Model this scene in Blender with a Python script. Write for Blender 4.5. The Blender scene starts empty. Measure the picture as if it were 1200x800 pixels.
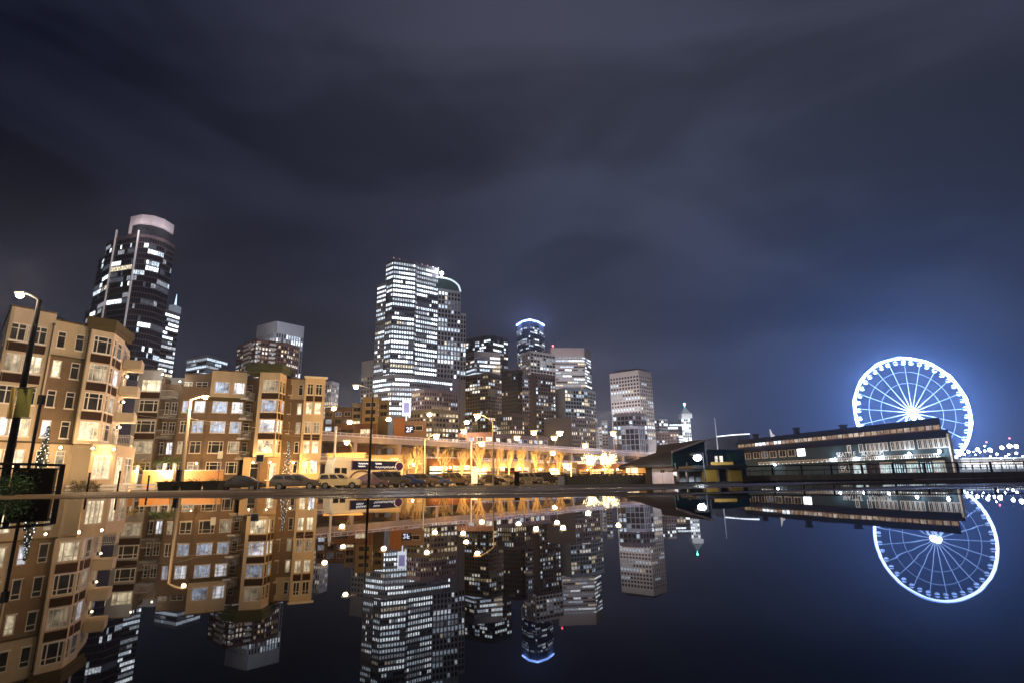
import bpy, bmesh, math, random
from mathutils import Vector, Matrix, noise as mnoise
rnd = random.Random(7)
sc = bpy.context.scene
COL = sc.collection
# ------------------------------------------------------------------ camera
F = 657.0; PITCH = math.atan((561 - 400) / F); ROLL = -0.015; CAMH = 0.4
fw = Vector((0, math.cos(PITCH), math.sin(PITCH))); r0 = Vector((1, 0, 0)); u0 = Vector((0, -math.sin(PITCH), math.cos(PITCH)))
RT = math.cos(ROLL) * r0 + math.sin(ROLL) * u0; UP = -math.sin(ROLL) * r0 + math.cos(ROLL) * u0
CAM = Vector((0, 0, CAMH))
def RAY(px, py): return (px - 600) / F * RT + (400 - py) / F * UP + fw
def P(px, py, Y):
    d = RAY(px, py); return CAM + d * (Y / d.y)
def PZ(px, py, z):                      # point of the sight line at height z
    d = RAY(px, py); return CAM + d * ((z - CAMH) / d.z)
cd = bpy.data.cameras.new('camera'); cam = bpy.data.objects.new('camera', cd); COL.objects.link(cam)
cam.matrix_world = Matrix(((RT.x, UP.x, -fw.x, 0), (RT.y, UP.y, -fw.y, 0), (RT.z, UP.z, -fw.z, CAMH), (0, 0, 0, 1)))
cd.sensor_width = 36; cd.lens = 36 * F / 1200; cd.clip_start = 0.05; cd.clip_end = 12000
sc.camera = cam
# ------------------------------------------------------------------ view
sc.view_settings.view_transform = 'Standard'; sc.view_settings.look = 'None'
sc.view_settings.exposure = 0.0; sc.view_settings.gamma = 1.0; sc.view_settings.use_curve_mapping = False
cy = sc.cycles
cy.use_denoising = True; cy.max_bounces = 5; cy.diffuse_bounces = 2; cy.glossy_bounces = 4
cy.sample_clamp_indirect = 2.0; cy.sample_clamp_direct = 0.0; cy.use_light_tree = True
cy.caustics_reflective = False; cy.caustics_refractive = False
# ------------------------------------------------------------------ night sky
W = bpy.data.worlds.new('World'); sc.world = W; W.use_nodes = True
nt = W.node_tree; nt.nodes.clear()
def N(tree, t, **kw):
    n = tree.nodes.new(t)
    for k, v in kw.items():
        if k == 'inp':
            for kk, vv in v.items():
                if hasattr(vv, 'is_output'): tree.links.new(vv, n.inputs[kk])
                else: n.inputs[kk].default_value = vv
        else: setattr(n, k, v)
    return n
SUN_EL, SUN_AZ = math.radians(32), math.radians(205)    # weak sky-glow from behind the camera
tc = N(nt, 'ShaderNodeTexCoord'); DIR = tc.outputs['Generated']
nrm = N(nt, 'ShaderNodeVectorMath', operation='NORMALIZE', inp={0: DIR}); D = nrm.outputs[0]
def Mth(op, a, b=None, c=None, tree=nt, clamp=False):
    n = tree.nodes.new('ShaderNodeMath'); n.operation = op; n.use_clamp = clamp
    for i, v in enumerate((a, b, c)):
        if v is None: continue
        if hasattr(v, 'is_output'): tree.links.new(v, n.inputs[i])
        else: n.inputs[i].default_value = v
    return n.outputs[0]
def blob(px, py, deg):                                  # soft spot of the sky round one direction
    v = RAY(px, py).normalized()
    d = N(nt, 'ShaderNodeVectorMath', operation='DOT_PRODUCT', inp={0: D, 1: v}).outputs['Value']
    k = 1.0 / (1 - math.cos(math.radians(deg)))
    return Mth('EXPONENT', Mth('MULTIPLY', Mth('SUBTRACT', d, 1.0), k))
mp = N(nt, 'ShaderNodeMapping', inp={'Vector': D, 'Rotation': (0, math.radians(52), math.radians(6)), 'Scale': (1.15, 1.6, 3.6), 'Location': (0.42, 0.1, 0.23)})
n1 = N(nt, 'ShaderNodeTexNoise', inp={'Vector': mp.outputs[0], 'Scale': 1.5, 'Detail': 5.0, 'Roughness': 0.45, 'Distortion': 0.9})
n2 = N(nt, 'ShaderNodeTexNoise', inp={'Vector': mp.outputs[0], 'Scale': 4.6, 'Detail': 5.0, 'Roughness': 0.55, 'Distortion': 0.8})
cf = Mth('ADD', Mth('MULTIPLY', n1.outputs['Fac'], 0.88), Mth('MULTIPLY', n2.outputs['Fac'], 0.12))
cloud = N(nt, 'ShaderNodeMapRange', interpolation_type='SMOOTHSTEP', inp={'Value': cf, 'From Min': 0.36, 'From Max': 0.62, 'To Min': 0.62, 'To Max': 1.10}).outputs[0]
def addc(a, col, fac):
    m = N(nt, 'ShaderNodeVectorMath', operation='SCALE', inp={0: col, 'Scale': fac})
    return N(nt, 'ShaderNodeVectorMath', operation='ADD', inp={0: a, 1: m.outputs[0]}).outputs[0]
acc = N(nt, 'ShaderNodeVectorMath', operation='SCALE', inp={0: (0.0165, 0.0190, 0.0375), 'Scale': cloud}).outputs[0]
acc = addc(acc, (0.026, 0.026, 0.034), Mth('MULTIPLY', blob(560, 30, 17), cloud))
acc = addc(acc, (0.020, 0.020, 0.023), Mth('MULTIPLY', blob(930, 60, 26), cloud))
acc = addc(acc, (0.009, 0.013, 0.027), Mth('MULTIPLY', blob(820, 330, 22), cloud))
acc = addc(acc, (-0.007, -0.008, -0.011), blob(550, 165, 9)); acc = addc(acc, (-0.005, -0.0055, -0.008), blob(470, 270, 10))
acc = addc(acc, (-0.011, -0.012, -0.018), blob(30, 100, 15))
acc = addc(acc, (0.006, 0.005, 0.004), blob(60, 330, 14))
acc = addc(acc, (0.000, 0.013, 0.066), blob(1085, 540, 15))
acc = addc(acc, (0.000, 0.003, 0.018), blob(900, 520, 16))
acc = addc(acc, (0.010, 0.034, 0.160), blob(1072, 478, 5.2))  # blue halo of the ferris wheel painted into the sky
nish = N(nt, 'ShaderNodeTexSky', sky_type='NISHITA'); nish.sun_disc = False
nish.sun_elevation = SUN_EL; nish.sun_rotation = SUN_AZ
acc = addc(acc, nish.outputs[0], 0.0016)
mx = N(nt, 'ShaderNodeVectorMath', operation='MAXIMUM', inp={0: acc, 1: (0.002, 0.002, 0.003)})
bg = N(nt, 'ShaderNodeBackground', inp={'Color': mx.outputs[0], 'Strength': 1.0})
wo = N(nt, 'ShaderNodeOutputWorld', inp={'Surface': bg.outputs[0]})
sl = bpy.data.lights.new('sky_glow_sun', 'SUN'); sl.energy = 0.15; sl.angle = math.radians(50); sl.color = (1.0, 0.93, 0.96)
so = bpy.data.objects.new('sky_glow_sun', sl); COL.objects.link(so)
so.rotation_euler = (math.radians(58), 0, math.radians(-25))

# ------------------------------------------------------------------ helpers
def tag(o, label, cat, group=None):
    o['label'] = label; o['category'] = cat
    if group: o['group'] = group
    return o
def root_of(o):
    while o.parent: o = o.parent
    return o
class MB:
    def __init__(s): s.v = []; s.f = []; s.m = []
    def quad(s, a, b, c, d, m=0):
        i = len(s.v); s.v += [tuple(a), tuple(b), tuple(c), tuple(d)]; s.f.append((i, i+1, i+2, i+3)); s.m.append(m)
    def poly(s, pts, m=0):
        i = len(s.v); s.v += [tuple(p) for p in pts]; s.f.append(tuple(range(i, i+len(pts)))); s.m.append(m)
    def hexa(s, p, m=0):                # 8 corners: bottom 4 ccw, top 4 ccw
        i = len(s.v); s.v += [tuple(q) for q in p]
        for f in ((3,2,1,0),(4,5,6,7),(0,1,5,4),(1,2,6,5),(2,3,7,6),(3,0,4,7)):
            s.f.append(tuple(i+k for k in f)); s.m.append(m)
    def box(s, c, d, rz=0, m=0):
        cx, cy_, cz = c; hx, hy, hz = d[0]/2, d[1]/2, d[2]/2; ca, sa = math.cos(rz), math.sin(rz)
        q = [(cx+ca*x-sa*y, cy_+sa*x+ca*y) for x, y in ((-hx,-hy),(hx,-hy),(hx,hy),(-hx,hy))]
        s.hexa([(x, y, cz-hz) for x, y in q] + [(x, y, cz+hz) for x, y in q], m)
    def prism(s, pts, z0, z1, m=0, mt=None):
        n = len(pts); i = len(s.v)
        s.v += [(p[0], p[1], z0) for p in pts] + [(p[0], p[1], z1) for p in pts]
        for k in range(n):
            s.f.append((i+k, i+(k+1) % n, i+n+(k+1) % n, i+n+k)); s.m.append(m)
        s.f.append(tuple(i+n+k for k in range(n))); s.m.append(m if mt is None else mt)
        s.f.append(tuple(i+k for k in reversed(range(n)))); s.m.append(m)
    def tube(s, a, b, ra, rb=None, n=8, m=0, cap=True):
        a, b = Vector(a), Vector(b); rb = ra if rb is None else rb
        d = (b-a)
        if d.length < 1e-6: return
        d.normalize(); t = Vector((0,0,1)) if abs(d.z) < .9 else Vector((1,0,0))
        x = d.cross(t).normalized(); y = d.cross(x)
        i = len(s.v)
        for c, r in ((a, ra), (b, rb)):
            for k in range(n):
                an = 2*math.pi*k/n; s.v.append(tuple(c + x*(r*math.cos(an)) + y*(r*math.sin(an))))
        for k in range(n):
            s.f.append((i+k, i+n+k, i+n+(k+1) % n, i+(k+1) % n)); s.m.append(m)
        if cap:
            s.f.append(tuple(i+k for k in range(n))); s.m.append(m)
            s.f.append(tuple(i+n+k for k in reversed(range(n)))); s.m.append(m)
    def path(s, pts, r, n=6, m=0):
        for a, b in zip(pts, pts[1:]): s.tube(a, b, r, r, n, m)
    def lathe(s, c, prof, n=12, m=0):   # prof: (r,z) up the axis
        c = Vector(c); i = len(s.v); k0 = len(prof)
        for r, z in prof:
            for k in range(n):
                a = 2*math.pi*k/n; s.v.append((c.x+r*math.cos(a), c.y+r*math.sin(a), c.z+z))
        for j in range(k0-1):
            for k in range(n):
                s.f.append((i+j*n+k, i+j*n+(k+1) % n, i+(j+1)*n+(k+1) % n, i+(j+1)*n+k)); s.m.append(m)
        s.f.append(tuple(i+k for k in reversed(range(n)))); s.m.append(m)
        s.f.append(tuple(i+(k0-1)*n+k for k in range(n))); s.m.append(m)
    def ball(s, c, r, n=8, m=0, sz=1.0):
        s.lathe(c, [(max(r*math.sin(math.pi*j/n), r*.02), -r*sz*math.cos(math.pi*j/n)) for j in range(n+1)], n+2, m)
    def build(s, name, mats, parent=None, local=False, smooth=False):
        me = bpy.data.meshes.new(name)
        v = s.v
        if parent is not None and not local:
            L = root_of(parent).location; v = [(x-L.x, y-L.y, z-L.z) for x, y, z in v]
        me.from_pydata(v, [], s.f)
        for mt in (mats if isinstance(mats, (list, tuple)) else [mats]): me.materials.append(mt)
        for p, k in zip(me.polygons, s.m): p.material_index = k; p.use_smooth = smooth
        me.update()
        o = bpy.data.objects.new(name, me); COL.objects.link(o)
        if parent is not None: o.parent = parent
        return o
def thing(name, loc, label, cat, group=None, rz=0):
    o = bpy.data.objects.new(name, None); COL.objects.link(o); o.location = loc; o.rotation_euler = (0, 0, rz)
    o.empty_display_size = .2
    return tag(o, label, cat, group)
def copy_tree(o, parent=None):
    c = o.copy(); COL.objects.link(c)
    if parent is not None: c.parent = parent
    for ch in list(o.children): copy_tree(ch, c)
    return c
def struct(o): o['kind'] = 'structure'; return o
def stuff(o): o['kind'] = 'stuff'; return o
def light(parent, loc, col, power, r=.15, name='bulb_light', spot=None, rot=None):
    l = bpy.data.lights.new(name, 'SPOT' if spot else 'POINT'); l.energy = power*1.3; l.color = col; l.shadow_soft_size = r
    if spot: l.spot_size = math.radians(spot); l.spot_blend = .6
    o = bpy.data.objects.new(name, l); COL.objects.link(o)
    if parent is not None:
        o.parent = parent; o.location = Vector(loc) - root_of(parent).location
    else: o.location = loc
    if rot: o.rotation_euler = rot
    o.visible_glossy = False            # the lens itself is what one sees and sees mirrored
    return o
# ------------------------------------------------------------------ materials
MC = {}
def mat(name, col, rough=.8, metal=0.0, var=.25, scale=1.5, bump=.0, emit=None, es=0.0, spec=.4, streak=False, grid=None):
    if name in MC: return MC[name]
    m = bpy.data.materials.new(name); m.use_nodes = True; t = m.node_tree; b = t.nodes['Principled BSDF']
    b.inputs['Roughness'].default_value = rough; b.inputs['Metallic'].default_value = metal
    b.inputs['Specular IOR Level'].default_value = spec
    c = N(t, 'ShaderNodeTexCoord')
    vec = c.outputs['Object']
    if streak:
        vec = N(t, 'ShaderNodeMapping', inp={'Vector': vec, 'Scale': (1, 1, .22)}).outputs[0]
    nz = N(t, 'ShaderNodeTexNoise', inp={'Vector': vec, 'Scale': scale, 'Detail': 6.0, 'Roughness': .62})
    rg = N(t, 'ShaderNodeMapRange', inp={'Value': nz.outputs['Fac'], 'From Min': .25, 'From Max': .75, 'To Min': 1-var, 'To Max': 1+var})
    base = N(t, 'ShaderNodeVectorMath', operation='SCALE', inp={0: col, 'Scale': rg.outputs[0]}).outputs[0]
    h = nz.outputs['Fac']
    if grid:                            # siding / panel joints: (spacing z, spacing xy, depth)
        sx = N(t, 'ShaderNodeSeparateXYZ', inp={0: c.outputs['Object']})
        fz = Mth('FRACT', Mth('DIVIDE', sx.outputs['Z'], grid[0]), tree=t)
        ln = Mth('LESS_THAN', fz, grid[2], tree=t)
        k = Mth('SUBTRACT', 1.0, Mth('MULTIPLY', ln, .35, tree=t), tree=t)
        base = N(t, 'ShaderNodeVectorMath', operation='SCALE', inp={0: base, 'Scale': k}).outputs[0]
    t.links.new(base, b.inputs['Base Color'])
    rr = N(t, 'ShaderNodeMapRange', inp={'Value': nz.outputs['Fac'], 'To Min': max(.02, rough-.12), 'To Max': min(1, rough+.12)})
    t.links.new(rr.outputs[0], b.inputs['Roughness'])
    if bump:
        bp = N(t, 'ShaderNodeBump', inp={'Height': h, 'Strength': bump, 'Distance': .05}); t.links.new(bp.outputs[0], b.inputs['Normal'])
    if emit:
        b.inputs['Emission Color'].default_value = (*emit, 1); b.inputs['Emission Strength'].default_value = es
        m.cycles.emission_sampling = 'NONE'
    MC[name] = m; return m
def pane(name, col, es, curtains=False, lo=.25, hi=1.6, scale=.8):
    """a lit window: what one sees through it is uneven (ceiling lights, furniture, blinds)"""
    if name in MC: return MC[name]
    m = bpy.data.materials.new(name); m.use_nodes = True; t = m.node_tree; b = t.nodes['Principled BSDF']
    b.inputs['Base Color'].default_value = (.02, .022, .028, 1); b.inputs['Roughness'].default_value = .12
    c = N(t, 'ShaderNodeTexCoord')
    v = c.outputs['Object']
    nz = N(t, 'ShaderNodeTexNoise', inp={'Vector': v, 'Scale': scale, 'Detail': 3.0, 'Roughness': .7})
    k = N(t, 'ShaderNodeMapRange', inp={'Value': nz.outputs['Fac'], 'From Min': .32, 'From Max': .68, 'To Min': lo, 'To Max': hi}).outputs[0]
    if curtains:
        sx = N(t, 'ShaderNodeSeparateXYZ', inp={0: v})
        s_ = Mth('ADD', Mth('MULTIPLY', sx.outputs['X'], 1.0, tree=t), Mth('MULTIPLY', sx.outputs['Y'], .7, tree=t), tree=t)
        cv = N(t, 'ShaderNodeCombineXYZ', inp={0: s_, 1: 0.0, 2: Mth('MULTIPLY', sx.outputs['Z'], .12, tree=t)})
        n2_ = N(t, 'ShaderNodeTexNoise', inp={'Vector': cv.outputs[0], 'Scale': 2.2, 'Detail': 4.0, 'Roughness': .7})
        k2 = N(t, 'ShaderNodeMapRange', inp={'Value': n2_.outputs['Fac'], 'From Min': .36, 'From Max': .62, 'To Min': .5, 'To Max': 1.2}).outputs[0]
        k = Mth('MULTIPLY', k, k2, tree=t)
    t.links.new(Mth('MULTIPLY', k, es, tree=t), b.inputs['Emission Strength'])
    b.inputs['Emission Color'].default_value = (*col, 1)
    m.cycles.emission_sampling = 'NONE'
    MC[name] = m; return m
def glow(name, col, es, base=.8):
    if name in MC: return MC[name]
    m = bpy.data.materials.new(name); m.use_nodes = True; b = m.node_tree.nodes['Principled BSDF']
    b.inputs['Base Color'].default_value = (base, base, base, 1)
    b.inputs['Emission Color'].default_value = (*col, 1); b.inputs['Emission Strength'].default_value = es
    m.cycles.emission_sampling = 'NONE'; MC[name] = m; return m
AMBER = (1.0, .50, .13); WARM = (1.0, .76, .42); COOL = (.80, .90, 1.0)
dark_glass = mat('dark_glass', (.018, .02, .028), .1, var=.3, scale=.2, spec=.6)
room_dark = pane('room_dark', (1, .8, .55), .010, lo=.0, hi=3.0, scale=.8)
PW = [pane('office_white', (.84, .93, 1.0), 2.1), pane('office_cool', (.70, .84, 1.0), 1.15), pane('office_dim', (.80, .88, 1.0), .42),
      pane('office_warm', (1.0, .86, .62), 1.1), pane('office_faint', (.7, .8, 1.0), .10)]
PH = [pane('home_warm', (1.0, .80, .50), 1.1), pane('home_white', (1.0, .92, .80), 1.3), pane('home_dim', (1.0, .76, .45), .35),
      pane('home_cool', (.72, .84, 1.0), .9), pane('home_faint', (1.0, .8, .55), .09)]
nb_lit = [pane('parlour_warm', (1.0, .82, .52), 1.5, True), pane('parlour_white', (.93, .93, 1.0), 1.6, True), pane('parlour_dim', (1.0, .80, .52), .45, True),
          pane('parlour_cool', (.70, .80, 1.0), .85, True)]
tan = mat('tan_stucco', (.56, .48, .37), .85, var=.13, scale=.9, bump=.15, streak=True)
tan_lo = mat('tan_block', (.52, .42, .30), .8, var=.12, scale=1.2, bump=.15, grid=(.6, 1, .035))
brown = mat('brown_siding', (.20, .15, .11), .8, var=.18, scale=1.3, bump=.2, grid=(.28, 1, .1))
greyb = mat('grey_siding', (.34, .35, .37), .8, var=.15, scale=1.2, bump=.2, grid=(.28, 1, .1))
bay_panel = mat('bay_panel_brown', (.045, .028, .022), .7, var=.2, scale=2)
cornice_m = mat('cornice_olive', (.10, .085, .05), .7, var=.15)
cornice_g = mat('cornice_green', (.075, .09, .06), .7, var=.15)
white_fr = mat('white_frame', (.82, .80, .76), .5, var=.06)
white_m = mat('white_paint', (.78, .78, .77), .45, var=.06)
blackm = mat('black_metal', (.018, .018, .02), .4, .6, var=.3, scale=4)
dgrey = mat('dark_grey_metal', (.06, .06, .065), .5, .4, var=.25, scale=3)
galv = mat('galvanised_steel', (.42, .42, .42), .45, .7, var=.2, scale=3)
wood_pole = mat('weathered_wood', (.34, .26, .17), .85, var=.35, scale=3, bump=.3, streak=True)
roofm = mat('roof_felt', (.04, .04, .045), .9, var=.3)
concrete = mat('concrete', (.36, .34, .31), .85, var=.2, scale=.6, bump=.1, streak=True)
# ------------------------------------------------------------------ ground, street, deck, standing water
SZ = -0.35                                                # street level, below the deck
asphalt = mat('asphalt', (.05, .048, .045), .55, var=.35, scale=.8, bump=.2, spec=.5)
paving = mat('sidewalk_concrete', (.22, .2, .18), .8, var=.2, scale=.7)
def deck_material():
    m = bpy.data.materials.new('wet_deck'); m.use_nodes = True; t = m.node_tree; b = t.nodes['Principled BSDF']
    c = N(t, 'ShaderNodeTexCoord')
    n = N(t, 'ShaderNodeTexNoise', inp={'Vector': c.outputs['Object'], 'Scale': 6.0, 'Detail': 8.0, 'Roughness': .75})
    w = N(t, 'ShaderNodeTexNoise', inp={'Vector': N(t, 'ShaderNodeMapping', inp={'Vector': c.outputs['Object'], 'Scale': (.12, .5, 1)}).outputs[0], 'Scale': 1.0, 'Detail': 4.0})
    k = N(t, 'ShaderNodeMapRange', inp={'Value': n.outputs['Fac'], 'From Min': .3, 'From Max': .7, 'To Min': .5, 'To Max': 1.6})
    t.links.new(N(t, 'ShaderNodeVectorMath', operation='SCALE', inp={0: (.13, .088, .05), 'Scale': k.outputs[0]}).outputs[0], b.inputs['Base Color'])
    r = N(t, 'ShaderNodeMapRange', inp={'Value': w.outputs['Fac'], 'From Min': .42, 'From Max': .6, 'To Min': .25, 'To Max': .75})
    t.links.new(r.outputs[0], b.inputs['Roughness'])
    t.links.new(N(t, 'ShaderNodeBump', inp={'Height': n.outputs['Fac'], 'Strength': .5, 'Distance': .02}).outputs[0], b.inputs['Normal'])
    return m
def water_material(name):
    m = bpy.data.materials.new(name); m.use_nodes = True; t = m.node_tree; b = t.nodes['Principled BSDF']
    b.inputs['Base Color'].default_value = (.0015, .002, .003, 1); b.inputs['Roughness'].default_value = .5; b.inputs['Specular IOR Level'].default_value = 0
    gl = N(t, 'ShaderNodeBsdfGlossy', inp={'Color': (.90, .90, .92, 1), 'Roughness': .012}); fr = N(t, 'ShaderNodeFresnel', inp={'IOR': 1.23})
    ms = N(t, 'ShaderNodeMixShader', inp={0: fr.outputs[0], 1: b.outputs[0], 2: gl.outputs[0]}); t.links.new(ms.outputs[0], t.nodes['Material Output'].inputs['Surface'])
    c = N(t, 'ShaderNodeTexCoord')
    n = N(t, 'ShaderNodeTexNoise', inp={'Vector': c.outputs['Object'], 'Scale': .9, 'Detail': 2.0, 'Roughness': .5})
    bp = N(t, 'ShaderNodeBump', inp={'Height': n.outputs['Fac'], 'Strength': .06, 'Distance': .012}); t.links.new(bp.outputs[0], gl.inputs['Normal'])
    return m
g = MB(); g.quad((-6000,-400,SZ-.02),(6000,-400,SZ-.02),(6000,9000,SZ-.02),(-6000,9000,SZ-.02))
struct(g.build('ground', asphalt))
deck_m = deck_material()
edge = [(-60,33),(-20,33),(10,31),(24,34),(31,45),(60,46),(140,62)]   # far edge of the pier deck
g = MB(); pts = [(-140,-30),(160,-30)] + [(160,70)] + list(reversed(edge)) + [(-140,33)]
g.prism([(x,y) for x,y in pts], SZ-.3, 0.0)
struct(g.build('pier_deck', deck_m))
g = MB(); g.prism([(-70,33.004),(-20,33.004),(9.9,31.004),(9.9,31.35),(-20,33.35),(-70,33.35)], SZ-.2, .05)
struct(g.build('kerb', concrete))
# standing water on the deck: outline read where its far edge lies on the ground
wm = water_material('standing_water')
def puddle(far, near_pts, name, z=.006):
    pts = []
    for i, (x, y) in enumerate(far):
        q = PZ(x, y, z); pts.append((q.x, q.y))
    b = []
    for (x0, y0), (x1, y1) in zip(pts, pts[1:]):           # ragged edge
        for k in range(10):
            f = k/10; X = x0+(x1-x0)*f; Y = y0+(y1-y0)*f
            Y += .35*mnoise.noise((X*.6, 3.1, 0)) + .15*mnoise.noise((X*2.3, 7, 0))
            b.append((X, Y))
    b.append(pts[-1])
    g = MB(); g.poly([(x, y, z) for x, y in near_pts + list(reversed(b))])
    return struct(g.build(name, wm))
puddle([(-160,586.5),(0,585),(100,583.5),(300,583),(450,583.5),(560,583),(650,582.2),(760,579.6),(850,577.5),(1000,574),(1150,571.5),(1330,568.5)],
       [(-60,-12),(60,-12)], 'water_pool')
puddle([(735,575),(800,572.5),(880,570),(960,566),(1060,562.2),(1160,559.8),(1300,557)],
       [(q.x, q.y) for q in (PZ(735,576.6,.006), PZ(830,576.1,.006), PZ(960,571.8,.006), PZ(1060,568.6,.006), PZ(1160,565.4,.006), PZ(1300,562,.006))], 'water_shallows')
g = MB()
g.prism([(-150,56),(-40,74),(40,110),(120,260),(118,262),(38,113),(-42,76.5),(-150,58.5)], SZ-.01, SZ+.12)
struct(g.build('sidewalk', paving))
g = MB()
for k in range(26):
    x = -80+k*5.2; y = 43+k*.9
    g.box((x, y, SZ-.012), (2.4, .14, .012), .17)
struct(g.build('lane_markings', mat('road_paint', (.7, .68, .6), .6)))

# ------------------------------------------------------------------ apartment blocks in front
ENERGY = 1.0
class Face:
    """a vertical wall from A to B (left to right seen from outside); u along it, d outwards"""
    def __init__(s, A, B):
        s.A = Vector((A[0], A[1], 0)); s.B = Vector((B[0], B[1], 0)); s.L = (s.B-s.A).length
        s.t = (s.B-s.A)/s.L; s.n = Vector((s.t.y, -s.t.x, 0))
    def p(s, u, d, z): return s.A + s.t*u + s.n*d + Vector((0, 0, z))
    def u(s, px, py):
        d = RAY(px, py); k = s.n.dot(s.A - CAM) / s.n.dot(d); q = CAM + d*k
        return (q - s.A).dot(s.t), q.z
    def box(s, mb, u0, u1, z0, z1, d0, d1, m=0):
        mb.hexa([s.p(u0,d1,z0), s.p(u1,d1,z0), s.p(u1,d0,z0), s.p(u0,d0,z0), s.p(u0,d1,z1), s.p(u1,d1,z1), s.p(u1,d0,z1), s.p(u0,d0,z1)], m)
    def quad(s, mb, u0, u1, z0, z1, d, m=0):
        mb.quad(s.p(u0,d,z0), s.p(u1,d,z0), s.p(u1,d,z1), s.p(u0,d,z1), m)
def window(bld, fc, u0, u1, z0, z1, kind, lit, rec=.14):
    g = MB(); b = .10; d0, d1 = -rec, -rec+.1
    fc.box(g, u0, u1, z1-b, z1, d0, d1+.03); fc.box(g, u0-.05, u1+.05, z0-.06, z0+b, d0, d1+.1)
    fc.box(g, u0, u0+b, z0+b, z1-b, d0, d1); fc.box(g, u1-b, u1, z0+b, z1-b, d0, d1)
    zt = z0+(z1-z0)*.72; w = u1-u0
    if kind == 'pair': ms = [.5]
    elif kind == 'triple': ms = [.24, .76]
    elif kind == 'quad': ms = [.25, .5, .75]
    else: ms = []
    for k in ms: fc.box(g, u0+w*k-b*.45, u0+w*k+b*.45, z0+b, z1-b, d0, d1-.005)
    if kind != 'fixed': fc.box(g, u0+b, u1-b, zt-b*.35, zt+b*.35, d0, d1-.01)
    o = g.build('window', white_fr, bld)
    g = MB(); fc.quad(g, u0+.02, u1-.02, z0+.02, z1-.02, d0+.03)
    g.build('pane', room_dark if lit is None else nb_lit[lit], o)
def wall(bld, fc, z0, z1, rows, bands, t=.3, name='wall'):
    """rows: (za, zb, [(u0,u1)...]) bottom to top; bands: [(z_upto, material)...]"""
    mats = [m for _, m in bands]; g = MB()
    def put(u0, u1, a, b):
        if u1-u0 < .01 or b-a < .01: return
        lo = a
        for i, (zu, _) in enumerate(bands):
            hi = min(b, zu)
            if hi > lo+.005: fc.box(g, u0, u1, lo, hi, -t, 0, i); lo = hi
    z = z0
    for za, zb, ws in rows:
        put(0, fc.L, z, za); u = 0
        for a, b in ws: put(u, a, za, zb); u = b
        put(u, fc.L, za, zb); z = zb
    put(0, fc.L, z, z1)
    return g.build(name, mats, bld)
def punched(bld, fc, z0, z1, cols, zc, hh, bands, lit, kinds=None, panels=None, name='wall'):
    """cols: (u0,u1,kind); the same columns on each floor; lit[(floor, col)] = index"""
    rows = [(z-hh, z+hh, [(a, b) for a, b, _ in cols]) for z in zc]
    wall(bld, fc, z0, z1, rows, bands, name=name)
    for i, z in enumerate(zc):
        for j, (a, b, k) in enumerate(cols):
            window(bld, fc, a, b, z-hh, z+hh, k, lit.get((i, j)))
            if panels and i in panels:
                g = MB(); fc.box(g, a-.05, b+.05, z-hh-1.02, z-hh-.14, .002, .05)
                g.build('spandrel_panel', bay_panel, bld)
def balcony(bld, c, w, d, z, m, rz=0.0, solid=False):
    ca, sa = math.cos(rz), math.sin(rz)
    g = MB(); g.box((c[0], c[1], z), (w, d, .22), rz); o = g.build('balcony', m, bld)
    g = MB()
    def T(x, y): return (c[0]+ca*x-sa*y, c[1]+sa*x+ca*y)
    if solid:
        for x, y, a, b in ((0, -d/2+.06, w, .12), (-w/2+.06, .06, .12, d-.13), (w/2-.06, .06, .12, d-.13)): g.box((*T(x, y), z+.515), (a, b, .8), rz)
        g.build('parapet', m, o); g = MB(); g.box((*T(0, -d/2+.06), z+1.0), (w+.04, .05, .05), rz); g.build('railing', white_fr, o); return
    for x0, y0, x1, y1 in ((-w/2+.05, -d/2+.05, w/2-.05, -d/2+.05), (-w/2+.05, -d/2+.05, -w/2+.05, d/2), (w/2-.05, -d/2+.05, w/2-.05, d/2)):
        a, b = T(x0, y0), T(x1, y1); n = max(2, int(math.dist(a, b)/.16))
        g.tube((*a, z+1.15), (*b, z+1.15), .035, n=6); g.tube((*a, z+.22), (*b, z+.22), .02, n=4)
        for k in range(n+1):
            f = k/n; x, y = a[0]+(b[0]-a[0])*f, a[1]+(b[1]-a[1])*f
            g.tube((x, y, z+.11), (x, y, z+1.15), .014, n=4)
    g.build('railing', white_m if m is not tan else white_fr, o)
def sconce(bld, p, col, power, out):
    p = Vector(p); g = MB(); g.box(p, (.22, .22, .4)); o = g.build('wall_lamp', dgrey, bld)
    g = MB(); g.ball(p+Vector(out)*.25, .13); g.build('lamp_globe', glow('globe_warm', (1, .78, .45), 14), o)
    light(o, p+Vector(out)*.6, col, power, .15)
def flatcore(bld, pts, z0, z1, m):
    g = MB(); g.prism(pts, z0, z1, 0, 1); g.build('core', [m, roofm], bld)
def XY(px, py, Y): q = P(px, py, Y); return (q.x, q.y)
def cornice(bld, pts, z0, z1, out, m):
    """overhanging crown round an open polyline, closed at the back"""
    n = len(pts); cen = Vector((sum(p[0] for p in pts)/n, sum(p[1] for p in pts)/n))
    P2 = []
    for i, p in enumerate(pts):
        p = Vector(p); d = (p-cen); P2.append(tuple(p + d.normalized()*out))
    g = MB(); zm = z0+(z1-z0)*.35
    g.prism([tuple(Vector(p)+(Vector(q)-Vector(p))*.5) for p, q in zip(pts, P2)], z0, zm, 0, 0)
    g.prism(P2, zm, z1, 0, 1)
    g.build('cornice', [m, roofm], bld)

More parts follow.
